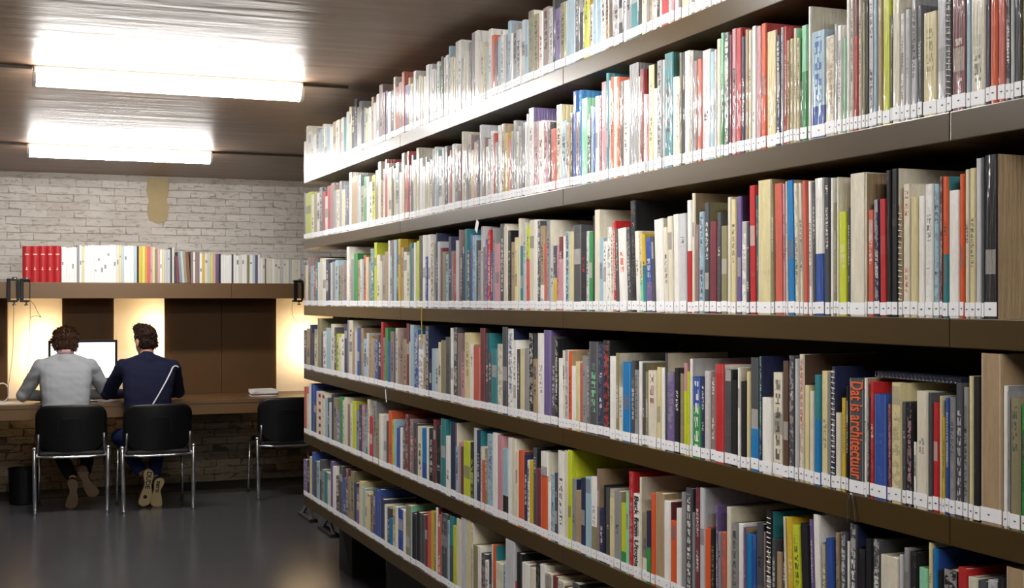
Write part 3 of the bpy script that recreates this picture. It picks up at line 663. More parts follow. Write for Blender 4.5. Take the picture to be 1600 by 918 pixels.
# yellow cord and wire hook on the shelf edges
p = on_u(659, 480, UB-.004)
bm = NB(); tube(bm, smoothcurve([(0,0,0), (0,.004,-.045), (-.001,-.003,-.10), (0,.012,-.145), (.0,0,-.15), (0,-.012,-.145), (0, -.002,-.10)], 4), .0022, 6)
o = obj('cord', bm, simple('yellow_cord', 'c9a63c', .7)); o.location = p; tag(o, 'thin yellow cord hanging over the edge of the third shelf', 'cord')
for px, py, ang, lab in ((745, 353, .5, 'small white paper tag sticking up from the books of the third shelf'), (603, 618, -.3, 'tiny paper tag dangling from the edge of the fourth shelf')):
    p = on_u(px, py, UB-.004); hh = .022 if px > 700 else .03
    bm = NB(); box(bm, (-.0004, -.014 if px > 700 else -.006, -hh), (.0004, .014 if px > 700 else .006, hh)); o = obj('paper_tag', bm, M['label']); o.location = p; o.rotation_euler.x = ang; tag(o, lab, 'tag')
p = on_u(1331, 772, UB-.0045)
bm = NB(); tube(bm, smoothcurve([(0,-.012,-.055), (0,-.006,-.02), (0,0,0), (0,.006,-.004), (0,.012,-.02), (0,.014,-.060)], 4), .0016, 6)
o = obj('wire_hook', bm, M['steel']); o.location = p; tag(o, 'bent wire hook hanging from the edge of the fourth shelf', 'hook')

# ------------------------------------------------------------------ the built-in desk niche under the brick wall
LV, LT, LB = 10.60, CAMZ + 27*10.0/F + .0005, CAMZ + .012        # wall shelf: front plane, top, underside
PV = 11.15                                                        # plane of the back panels
DV, DT = 10.40, .80                                               # desk: front plane, top
UL, UR = U0 + .004, 4.2
def uat(x, v): return v*rr(x)
sh = empty('wall_shelf', (1.3, LV, LB)); tag(sh, 'long brown wall shelf carrying the red binders and magazines', 'shelf')
def upart(root, name, a, b, m, bevel=0, label=None):
    bm = NB(); box(bm, a, b, bevel=bevel)
    for v in bm.verts: v.co -= root.location
    o = obj(name, bm, m, root)
    if label: o['label'] = label
    return o
uj = uat(362, LV)
upart(sh, 'shelf_board', (UL, LV, LB), (uj-.0015, V1-.03, LT), M['bronze_wall'], .002)
upart(sh, 'shelf_board', (uj+.0015, LV, LB), (UR, V1-.03, LT), M['bronze_wall'], .002)
dk = empty('study_desk', (1.3, DV, 0)); tag(dk, 'long brown built-in desk along the wall under the shelf', 'desk')
upart(dk, 'desktop', (UL, DV, DT-.03), (UR, PV-.001, DT), M['bronze_wall'], .002)
upart(dk, 'apron', (UL, DV+.004, DT-.115), (UR, DV+.03, DT-.0305), M['bronze_wall'], .002)
for u in (UL+.1, 1.62, 3.2): upart(dk, 'bracket', (u, DV+.1, DT-.105), (u+.03, V1-.03, DT-.031), M['bronze_wall'])
pn = empty('niche_panelling', (1.3, PV, DT)); tag(pn, 'row of white and dark brown panels between desk and wall shelf', 'panelling')
pc = [(-200, 12, 0), (12, 97, 1), (97, 178, 0), (178, 257, 1), (257, 346.5, 0), (346.5, 432, 0), (432, 520, 1), (520, 690, 0)]
for a, b, wh in pc:
    ua = UL if a < -100 else uat(a, PV); ub = uat(b, PV)
    if not wh: upart(pn, 'back_panel', (ua+.0015, PV, DT+.0005), (ub-.0015, PV+.03, LB-.0005), M['niche_dark'], .001); continue
    # moulded translucent sheet with a shallow rim, open at the back
    bm = NB(); f0 = [bm.verts.new(Vector(p)-pn.location) for p in ((ua+.004, PV-.02, DT+.001), (ub-.004, PV-.02, DT+.001), (ub-.004, PV-.02, LB-.001), (ua+.004, PV-.02, LB-.001))]
    f1 = [bm.verts.new(v.co+Vector((0, .045, 0))) for v in f0]
    bm.faces.new(f0)
    for i in range(4): bm.faces.new((f0[i], f1[i], f1[(i+1) % 4], f0[(i+1) % 4]))
    o = obj('back_panel', bm, M['glow_panel'], pn); o['label'] = 'white translucent back-lit panel'
# warm lamps in the cavity behind the translucent white panels
for px, py, e in ((64, 545, WARM*1.25), (239, 525, WARM), (466, 535, WARM)):
    l = bpy.data.lights.new('backlight', 'AREA'); l.shape = 'RECTANGLE'; l.size = .05; l.size_y = .34; l.energy = e; l.color = (1, .70, .36)
    lo = bpy.data.objects.new('backlight', l); link(lo, pn); lo.location = on_v(px, py, PV+.16) - pn.location; lo.rotation_euler = (R(-90), 0, 0)
for px in (12, 97, 178, 257, 432, 519):
    u = uat(px, PV)
    upart(pn, 'added_light_baffle', (u-.006, PV+.032, DT+.01), (u+.006, V1-.03, LB-.01), M['white_panel'])  # unseen white boards added to keep the backlight off the dark panels

# ---- magazines and binders on the wall shelf
MV = LV + .025
mags = []
for i, x in enumerate((35.5, 48.5, 61, 72.5, 84)): mags.append((x, (48.5, 61, 72.5, 84, 95.5)[i], 384, 'R'))
mtxt = '96:385:w 100:385:w 104:386:w 108:386:w 112:385:w 116:385:w 120:382:g 124:382:w 128:384:c 132:383:w 137:382:w 142:382:w 147:382:w 152:382:w 157:382:w 162:382:w 167:382:w 172:382:w 177:382:w 182:382:i 186:382:c 190:383:s 194:384:w 199:383:w 204:383:w 209:384:s 214:383:k 217:384:y 222:384:Y 227:384:o 231:384:q 235:384:p 238:385:c 242:389:h 246:388:p 250:389:w 253:389:c 257:389:l 261:389:l 266:386:d 269:386:i 272:402:n 276:400:a 281:392:g 285:392:s 289:392:x 293:393:z 298:392:P 302:393:w 305:393:P 312:394:w 316:396:y 320:394:i 325:394:l 329:395:Y 333:395:p 337:396:v 342:396:k 345:397:w 349:397:w 353:398:w 358:397:w 362:397:d 365:397:w 369:398:w 374:397:i 378:397:w 382:397:w 386:397:h 390:397:w 395:397:s 399:397:v 403:397:w 407:402:w 411:402:i 414:403:P 416:403:i 420:403:i 425:403:w 429:404:i 434:404:i 438:404:l 443:404:i 447:404:i 452:404:l 456:404:i 461:404:i 465:405:i 470:405:l 475:405:i 480:405:w 486:405:l 492:405:i'
ml = [e.split(':') for e in mtxt.split()]
for i, e in enumerate(ml):
    nx = float(ml[i+1][0]) if i+1 < len(ml) else float(e[0])+5
    mags.append((float(e[0]), nx, float(e[1]), e[2]))
def mag_run(x):
    for a, b, s in ((96, 119.5, 'white magazine in the first white run right of the red binders'),
                    (136, 181.5, 'white magazine in the long white run left of the cream ones'),
                    (193, 208, 'white magazine just left of the black gap beside the yellow magazine'),
                    (345, 361, 'white magazine in the short white run right of the black magazine'),
                    (365, 385, 'white magazine in the run between the charcoal and the olive spine'),
                    (416, 999, 'thin ivory magazine in the lower run at the bookcase end of the wall shelf')):
        if a <= x < b: return s
    return None
SPN = {120:'grey magazine right of the first white run', 124:'white magazine between grey and pale yellow spines', 128:'pale yellow magazine right of the grey one', 132:'white magazine right of the first pale yellow one'}
nth = {}; rc = {}
RUN = {}
for a_ in (97, 140, 195, 350, 370, 420):
    RUN[mag_run(a_)] = {97: ('white magazine', 'right of the red binders'), 140: ('white magazine', 'in the long white run left of the cream ones'), 195: ('white magazine', 'just left of the black gap by the yellow ones'),
        350: ('white magazine', 'right of the black and violet spines'), 370: ('white magazine', 'between the charcoal and olive spines'), 420: ('ivory magazine', 'in the low run at the bookcase end')}[a_]
for k, (xa, xb, top, c) in enumerate(mags):
    ua, ub = uat(xa, MV), uat(xb, MV)
    h = CAMZ + (HOR-top)*Zd(ua, MV)/F - LT
    t_ = ub-ua-.0008; org = Vector((ua+.0004, MV, LT))
    if c == 'R':
        rt = empty('binder', org)
        tag(rt, ['red binder at the outer end of the row, partly behind the black clamp', 'second red binder from the clamp', 'middle one of the five red binders', 'fourth red binder, left of the one beside the white magazines', 'red binder touching the white magazines'][k], 'binder', 'red binders on the wall shelf')
        bm = NB(); box(bm, (0, .008, 0), (t_, .21, h), bevel=0)
        n = 10; a_ = [bm.verts.new((t_*i/n, .008-.012*math.sin(math.pi*i/n), 0)) for i in range(n+1)]; b_ = [bm.verts.new(v.co+Vector((0,0,h))) for v in a_]
        for i in range(n): bm.faces.new((a_[i], a_[i+1], b_[i+1], b_[i]))
        bm.faces.new(a_[::-1]); bm.faces.new(b_)
        obj('cover', bm, M['red_cloth'], rt)
        for z0, z1, x0, x1 in ((.76, .785, .25, .78), (.345, .36, .32, .62), (.36, .415, .42, .52)):
            bm = NB(); box(bm, (t_*x0, -.0048, h*z0), (t_*x1, -.003, h*z1)); obj('spine_mark', bm, M['gilt'], rt)
        continue
    run = mag_run(xa)
    if run:
        rc[run] = rc.get(run, 0) + 1; lab = run
        head_, tail_ = RUN[run]
        lab = '%s %s %s' % ((['first']+ORD[1:])[rc[run]-1], head_, tail_)
    else:
        cn = CNAME[c]; side = []
        if k > 0: side.append(CNAME.get(mags[k-1][3], 'red'))
        if k+1 < len(mags): side.append(CNAME.get(mags[k+1][3], 'red'))
        lab = '%s magazine on the wall shelf between %s and %s ones' % (cn, side[0], side[-1])
        if xa in SPN: lab = SPN[xa]
        nth[lab] = nth.get(lab, 0) + 1
        if nth[lab] > 1: lab = '%s magazine on the wall shelf, between %s and %s, nearer the bookcase' % (cn, side[0], side[-1])
    bm = NB(); e_ = t_*.12
    dv = random.uniform(0, .007); box(bm, (0, dv, 0), (t_, .20, h - random.uniform(0, .006)), bevel=min(.0022, t_*.14))
    o = obj('magazine', bm, M['mag_'+c]); o.location = org
    if 272 <= xa < 294: o.rotation_euler.y = -R(4); o.location.z += t_*math.sin(R(4))
    tag(o, lab, 'magazine', 'magazines on the wall shelf')
    if random.random() < .45 and c in 'wilcpg':
        bm = NB(); zc = h*random.uniform(.25, .75); box(bm, (t_*.2, dv-.0006, zc), (t_*.8, dv+.001, zc+h*random.uniform(.03,.16))); obj('spine_print', bm, M['mag_print'] , o)

# ------------------------------------------------------------------ things on and around the desk
# computer: wide silver screen
ul, ur = uat(75, 10.93), uat(183.5, 10.93); uc = (ul+ur)/2; W2 = (ur-ul)/2
t = empty('computer_monitor', (uc, 10.93, DT)); tag(t, 'silver desktop computer with a wide glowing white screen, between the two people', 'computer')
zt, zs, zb = on_v(130, 531, 10.93).z-DT, on_v(130, 594, 10.93).z-DT, on_v(130, 608, 10.93).z-DT
bm = NB(); box(bm, (-W2, 0, zb), (W2, .03, zt), bevel=.006); obj('casing', bm, M['alu'], t)
bm = NB(); box(bm, (-W2+.001, -.003, zs), (W2-.001, 0, zt-.001), bevel=.001); obj('bezel', bm, M['bezel'], t)
bm = NB(); box(bm, (-W2+.02, -.0045, zs+.018), (W2-.02, -.0031, zt-.02)); obj('screen', bm, M['screen'], t)
bm = NB(); box(bm, (-.09, .035, 0), (.09, .19, .006), bevel=.002)
tube(bm, [(0, .15, .004), (0, .12, .07), (0, .04, .2)], .03, 8); obj('stand', bm, M['alu'], t)
# keyboard under the hands
t = empty('keyboard', (.50, 10.66, DT)); tag(t, 'flat white keyboard on the desk in front of the screen', 'keyboard')
bm = NB(); box(bm, (-.21, -.06, .0), (.21, .06, .011), bevel=.003); obj('base', bm, M['alu'], t)
bm = NB()
for r_ in range(5):
    for c_ in range(14): box(bm, (-.2+c_*.0288, -.054+r_*.0222, .0112), (-.2+c_*.0288+.025, -.054+r_*.0222+.0185, .0145))
o = obj('keys', bm, M['white_body'], t); o['kind'] = 'stuff'
# papers by the third chair
t = empty('paper_stack', (uat(411, 10.72), 10.72, DT)); tag(t, 'small stack of white papers and a booklet on the desk by the empty chair', 'papers')
z = 0; rp = random.Random(4)
for i in range(6):
    hh = .004 if i != 2 else .012
    bm = NB(); box(bm, (-.11, -.09, z), (.11, .09, z+hh)); o = obj('sheet' if i != 2 else 'booklet', bm, M['mag_w'] if i != 2 else M['mag_a'], t); o.rotation_euler.z = rp.uniform(-.12, .12); z += hh+.0003
for i, (x, y) in enumerate(((-.02, 0), )):
    bm = NB(); box(bm, (-.1, -.085, z), (.1, .085, z+.02), bevel=.002); o = obj('booklet', bm, M['mag_w'], t); o.rotation_euler.z = .1
# cable loop at the left edge of the desk
p = on_v(3, 612, 10.78)
bm = NB(); pts = []
for i in range(25):
    a = 2*math.pi*i/24 + .9
    pts.append((.052*math.cos(a), .018*math.sin(a*2), .075 + .072*math.sin(a)))
tube(bm, pts, .0055, 7); o = obj('cable', bm, M['white_body']); o.location = (p.x, 10.78, DT); tag(o, 'loop of thick white cable standing on the desk by the clamps', 'cable')
bm = NB(); box(bm, (-.09, -.07, 0), (.09, .07, .016), bevel=.003); o = obj('booklet', bm, M['mag_i']); o.location = (uat(16, 10.55), 10.55, DT); tag(o, 'cream booklet lying at the open end of the desk', 'booklet')
# clamp lamps on the wall shelf
def clampthing(name, x0, x1, y0, y1, wide, label):
    va = LV - .012
    a, b = on_v(x0, y0, va), on_v(x1, y1, va)
    t = empty(name, (a.x, LV, 0)); tag(t, label, 'clamp', 'black clamps on the wall shelf')
    wd = b.x - a.x
    bm = NB()
    box(bm, (0, -.014, LB-.02), (min(.028, wd*.4), -.001, LT+.028), bevel=.004)
    box(bm, (0, -.014, LT+.012), (wd, .07, LT+.026), bevel=.004)
    box(bm, (0, -.014, LB-.03), (wd*.9, .06, LB-.014), bevel=.004)
    if wide: tube(bm, [(wd-.006, -.008, LB-.012), (wd-.004, -.010, LT+.012)], .0025, 6)
    else: box(bm, (wd*.78, -.014, LB-.02), (wd, -.001, LT+.02), bevel=.004)
    obj('body', bm, M['blackpl'], t)
    bm = NB(); ball(bm, (wd*.62, .01, LT+.03), (.022, .018, .012)); obj('chrome_knob', bm, M['chrome'], t)
    bm = NB(); tube(bm, [(wd*.6, .01, LB-.012), (wd*.6, .01, LB-.05)], .007, 8); ball(bm, (wd*.6, .01, LB-.052), (.016, .016, .008)); obj('clamp_screw', bm, M['chrome'], t)
    return t
clampthing('clamp', 10.5, 30, 434, 468, False, 'black shelf clamp with chrome top, nearest the frame edge')
clampthing('clamp', 31, 48, 434, 466, True, 'thin-armed black shelf clamp in front of the first red binder')
clampthing('clamp', 459, 474, 437, 470, False, 'black shelf clamp beside the long bookcase')
def cord(pts, label, m='dark_cord', r=.0022):
    P = [on_v(x, y, LV+.02 + i*.0) for i, (x, y) in enumerate(pts)]
    bm = NB(); o0 = P[0].copy(); tube(bm, [q-o0 for q in smoothcurve(P, 5)], r, 5)
    o = obj('cord', bm, M[m]); o.location = o0; tag(o, label, 'cord', 'cords hanging from the clamps')
M['dark_cord'] = simple('grey_brown_cord', '6b5540', .6)
cord([(22, 470), (21, 500), (20, 545), (17, 575), (13, 605), (12, 625)], 'lamp cord hanging straight from the outer clamp to the desk')
cord([(47, 468), (47, 500), (46, 520), (44, 560), (42, 590), (41, 620)], 'lamp cord hanging from the thin-armed clamp to the desk')
cord([(47.6, 469), (54, 477), (60, 490), (64, 495), (55, 493), (47.4, 496)], 'short kinked cord looping off the thin-armed clamp')
cord([(458, 471), (456, 482), (458, 494), (464, 502), (470, 503), (474, 499)], 'thin cord loop hanging from the clamp beside the bookcase', r=.0016)
# waste bin
t = empty('waste_bin', (uat(37, 10.78), 10.78, .006)); tag(t, 'black cylindrical waste bin under the desk beside the first chair', 'bin')
bm = NB(); r0 = .115
rg = [ring(bm, (0,0,0), (0,0,1), r0*.92, n=28), ring(bm, (0,0,.27), (0,0,1), r0, n=28), ring(bm, (0,0,.27), (0,0,1), r0-.006, n=28), ring(bm, (0,0,.01), (0,0,1), r0*.9-.006, n=28)]
skin_rings(bm, rg); obj('body', bm, M['blackpl'], t, smooth=False)
bm = NB(); tube(bm, [(r0*math.cos(a*.2244), r0*math.sin(a*.2244), .27) for a in range(29)], .006, 6); obj('rim', bm, M['blackpl'], t)

# ------------------------------------------------------------------ chairs
def rounded_panel(bm, w2, z0, z1, rt, rb, th, curve, n=5, cx=0, yoff=None):
    """upright panel in xz with rounded corners, thickness th in y, curved by curve*x^2"""
    pts = []
    def arc(cx_, cz, r, a0, a1):
        for i in range(n+1):
            a = a0 + (a1-a0)*i/n; pts.append((cx_+r*math.cos(a), cz+r*math.sin(a)))
    arc(w2-rb, z0+rb, rb, -math.pi/2, 0); arc(w2-rt, z1-rt, rt, 0, math.pi/2)
    # top edge subdivisions
    for i in range(1, 6): pts.append((w2-rt-(2*(w2-rt))*i/6, z1+.004*math.sin(math.pi*i/6)))
    arc(-w2+rt, z1-rt, rt, math.pi/2, math.pi); arc(-w2+rb, z0+rb, rb, math.pi, 1.5*math.pi)
    for i in range(1, 6): pts.append((-(w2-rb)+(2*(w2-rb))*i/6, z0))
    f = lambda x, z: curve*(x/w2)**2 - (yoff(z) if yoff else 0)
    A = [bm.verts.new((x, f(x, z), z)) for x, z in pts]; B = [bm.verts.new((x, f(x, z)+th, z)) for x, z in pts]
    ic = [(x*.9, (z-(z0+z1)/2)*.9+(z0+z1)/2) for x, z in pts]
    A2 = [bm.verts.new((x, f(x, z)-.006, z)) for x, z in ic]; B2 = [bm.verts.new((x, f(x, z)+th+.006, z)) for x, z in ic]
    m = len(pts)
    for i in range(m):
        j = (i+1) % m
        bm.faces.new((A[i], A[j], B[j], B[i])); bm.faces.new((A[j], A[i], A2[i], A2[j])); bm.faces.new((B[i], B[j], B2[j], B2[i]))
    # inner faces as vertical strips so that the curve shows
    def fill(L):
        top = sorted(L, key=lambda v: v.co.x); lo = [v for v in L if v.co.z < (z0+z1)/2]; hi = [v for v in L if v.co.z >= (z0+z1)/2]
        cv = bm.verts.new((0, L[0].co.y if False else (f(0, (z0+z1)/2) + (th+.006 if L is B2 else -.006)), (z0+z1)/2))
        for i in range(len(L)): bm.faces.new((L[i], L[(i+1) % len(L)], cv))
    fill(A2); fill(B2)
def make_chair():
    t = empty('stacking_chair', (0,0,0))
    bm = NB(); rounded_panel(bm, .255, .452, .812, .085, .13, .016, .05, yoff=lambda z: max(0, z-.5)*.16)
    obj('backrest', bm, M['blackpl'], t, smooth=True)
    bm = NB(); fs = []
    for k in (-1, 1): box(bm, (k*.09-.002, -.036, .60), (k*.09+.002, -.030, .70))
    box(bm, (-.06, -.048, .712), (.06, -.040, .717))
    o = obj('backrest_rib', bm, M['blackpl'], t)
    bm = NB(); box(bm, (-.235, .0, .425), (.235, .43, .468), bevel=.018)
    obj('seat', bm, M['blackpl'], t)
    for s in (-1, 1):
        bm = NB(); tube(bm, [(s*.255, -.03, 0.004), (s*.262, .0, .475), (s*.262, .012, .498)], [.0145, .0155, .0155], 12)
        l = obj('leg', bm, M['chrome'], t, smooth=True)
        bm = NB(); ball(bm, (s*.262, .0, .492), (.018, .02, .013)); obj('knuckle', bm, M['chrome'], l, smooth=True)
        bm = NB(); tube(bm, [(s*.255, -.03, 0), (s*.255, -.029, .02)], .0155, 10); obj('foot_cap', bm, M['steel'], l)
        bm = NB(); tube(bm, [(s*.25, .47, .004), (s*.245, .415, .44)], .011, 12); l = obj('leg', bm, M['chrome'], t, smooth=True)
        bm = NB(); tube(bm, [(s*.25, .47, 0), (s*.25, .469, .018)], .014, 10); obj('foot_cap', bm, M['rubber'], l)
        bm = NB(); tube(bm, [(s*.235, .012, .46), (s*.233, -.015, .53), (s*.232, -.03, .60)], .010, 8); obj('back_strut', bm, M['steel'], t, smooth=True)
        bm = NB(); tube(bm, [(s*.245, .0, .44), (s*.243, .42, .436)], .0095, 8); obj('side_rail', bm, M['chrome'], t, smooth=True)
    bm = NB(); tube(bm, [(-.25, .0, .432), (-.12, -.004, .424), (.12, -.004, .424), (.25, 0, .432)], .0085, 8); obj('cross_rail', bm, M['chrome'], t, smooth=True)
    return t
def copy_tree(o, parent=None):
    c = o.copy(); C.objects.link(c); c.parent = parent
    for ch in list(o.children): copy_tree(ch, c)
    return c
ch1 = make_chair()
cspots = [(.497, 10.125, -.075, 0, 'black stacking chair with chrome legs, holding the person in grey'),
          (1.112, 9.985, .03, 0, 'black stacking chair with chrome legs, holding the person in navy'),
          (2.172, 10.26, 0.0, 0, 'empty black stacking chair pushed to the desk beside the bookcase')]
for i, (x, y, rz, z, lab) in enumerate(cspots):
    o = ch1 if i == 0 else copy_tree(ch1)
    o.location = (x, y, z); o.rotation_euler.z = rz; tag(o, lab, 'chair', 'black stacking chairs at the desk')

# ------------------------------------------------------------------ people
def blob(name, build, mats, parent, voxel=.011, sm=4, disp=None):
    bm = NB(); build(bm)
    me = bpy.data.meshes.new(name); bmesh.ops.recalc_face_normals(bm, faces=bm.faces); bm.to_mesh(me); bm.free()
    o = bpy.data.objects.new(name, me); C.objects.link(o)
    r_ = o.modifiers.new('r', 'REMESH'); r_.mode = 'VOXEL'; r_.voxel_size = voxel
    s_ = o.modifiers.new('s', 'SMOOTH'); s_.iterations = sm; s_.factor = .5
    me2 = bpy.data.meshes.new_from_object(o.evaluated_get(bpy.context.evaluated_depsgraph_get()))
    bpy.data.objects.remove(o)
    if disp:
        nn = [v.normal.copy() for v in me2.vertices]
        for v, n_ in zip(me2.vertices, nn): v.co += n_ * disp(v.co)
    me2.name = name
    me2.materials.clear()
    for m in (mats if isinstance(mats, list) else [mats]): me2.materials.append(m)
    for p in me2.polygons: p.use_smooth = True
    r = bpy.data.objects.new(name, me2); return link(r, parent)
def limb(bm, pts, rs, n=14):
    tube(bm, pts, rs, n)
    for p, r in zip(pts, rs): ball(bm, p, r, 14)
def torso(bm, rows_, n=24):
    """rows_: (cx, cy, cz, rx, ry, tilt about x)"""
    rg = []
    for cx, cy, cz, rx, ry in rows_:
        vs = []
        for i in range(n):
            a = 2*math.pi*i/n; c_, s_ = math.cos(a), math.sin(a)
            k = 1/(abs(c_)**2.6 + abs(s_)**2.6)**(1/2.6)
            vs.append(bm.verts.new((cx+rx*c_*k, cy+ry*s_*k, cz)))
        rg.append(vs)
    skin_rings(bm, rg)
M['skin'] = simple('skin', 'c08a72', .5, 0, .4, .1)
M['knit_grey'] = simple('grey_knit', '9b9ea2', .9, 0, .15, .12, .4, 260)
M['knit_navy'] = simple('navy_knit', '1a1c33', .9, 0, .15, .15, .4, 260)
M['jeans_dark'] = simple('dark_trousers', '14151b', .85, 0, .2)
M['jeans_blue'] = simple('blue_jeans', '22335f', .85, 0, .2, .25, .3, 200)
M['hair_a'] = simple('brown_hair', '3d2517', .6, 0, .15, .35)
M['hair_b'] = simple('dark_brown_hair', '2a1912', .6, 0, .15, .35)
M['sole'] = simple('pale_shoe_sole', 'b39f78', .7, 0, .2, .15)
M['sole_dark'] = simple('worn_brown_sole', '6d5a48', .8, 0, .2, .15)
M['shoe'] = simple('black_shoe', '141416', .6)
M['eye'] = simple('eye', 'e8e4de', .2)
M['collar'] = simple('checked_collar', 'b88f92', .8)
M['strap'] = simple('white_strap', 'd9dade', .6)
def sole_outline(L, s):
    # heel at +z, toe at -z; returns list of (x, z)
    pts = []
    for i in range(36):
        a = 2*math.pi*i/36; z = math.sin(a)*L/2; c_ = math.cos(a)
        f = (z+L/2)/L                     # 0 toe .. 1 heel
        wd = .046 - .016*math.exp(-((f-.58)/.16)**2) - .008*f
        wd *= min(1, 1.25*math.sqrt(max(0, 1-(2*f-1)**4)))
        pts.append((c_/max(.35, abs(c_))*wd if abs(c_) > .35 else c_/.35*wd, z))
    return [(x + s*.008*math.sin((z/L+.5)*math.pi)*0 - s*.010*math.cos((z/L)*math.pi*1.3), z) for x, z in pts]
def shoe(parent, loc, roll, pitch, L, s, mat, txt=None):
    """upright shoe standing on its toe, the sole towards -y"""
    t = bpy.data.objects.new('shoe', bpy.data.meshes.new('shoe'))
    rot = Matrix.Rotation(roll, 4, 'Y') @ Matrix.Rotation(pitch, 4, 'X')
    bm = NB(); o2 = sole_outline(L, s)
    layers = [(.018, 1.0, 0), (.045, .97, 0), (.075, .82, .02), (.09, .55, .05)]
    rg = []
    for y, k, dz in layers:
        rg.append([bm.verts.new((x*k, y, (z*k+dz) if y < .06 else max(z*k+dz, -L*.36))) for x, z in o2])
    skin_rings(bm, rg); o = obj('shoe', bm, M['shoe'], parent, smooth=True); o.location = loc; o.rotation_euler = rot.to_euler()
    bpy.data.objects.remove(t)
    bm = NB(); rg = []
    for y, k in ((0, .93), (.004, 1.0), (.018, 1.0)): rg.append([bm.verts.new((x*k, y, z*k)) for x, z in o2])
    skin_rings(bm, rg); so = obj('sole', bm, mat, o)
    if txt:
        cu = bpy.data.curves.new('sole_lettering', 'FONT'); cu.body = txt; cu.size = .05; cu.extrude = .0006; cu.offset = .0012; cu.align_x = 'CENTER'; cu.align_y = 'CENTER'
        to = bpy.data.objects.new('sole_lettering', cu); C.objects.link(to); bpy.context.view_layer.update()
        me = bpy.data.meshes.new_from_object(to.evaluated_get(bpy.context.evaluated_depsgraph_get())); bpy.data.objects.remove(to)
        me.materials.clear(); me.materials.append(M['rubber'])
        to = bpy.data.objects.new('sole_lettering', me)
        link(to, o)                                    # kept one level deep: thing > shoe > lettering
        to.rotation_euler = Matrix(((0, 1, 0), (0, 0, -1), (-1, 0, 0))).to_euler(); to.location = (s*-.006, -.0004, L*.2)
        if s < 0:
            bm = NB(); skin_rings(bm, [ring(bm, (0, -.0005, -L*.24), (0,-1,0), .015, n=18), ring(bm, (0, -.0016, -L*.24), (0,-1,0), .015, n=18)]); obj('sole_dot', bm, M['rubber'], o)
    return o
def hand(bm, w_, d, side):
    w_ = Vector(w_); d = Vector(d).normalized(); sx = Vector((0,0,1)).cross(d).normalized()*-1
    ball(bm, w_ + d*.045, (.036, .045, .014), 12, rot=Matrix((sx, d, Vector((0,0,1)))).transposed())
    for i, (o_, ln) in enumerate(((-.027, .065), (-.009, .076), (.009, .072), (.027, .056))):
        b0 = w_ + d*.075 + sx*o_*side
        limb(bm, [b0, b0+d*ln*.45+Vector((0,0,.006)), b0+d*ln*.8-Vector((0,0,.004)), b0+d*ln*.98-Vector((0,0,.014))], [.0088, .0085, .008, .007], 8)
    b0 = w_ + d*.025 - sx*.03*side
    limb(bm, [b0, b0+d*.03-sx*.018*side, b0+d*.055-sx*.02*side-Vector((0,0,.006))], [.011, .0095, .008], 8)
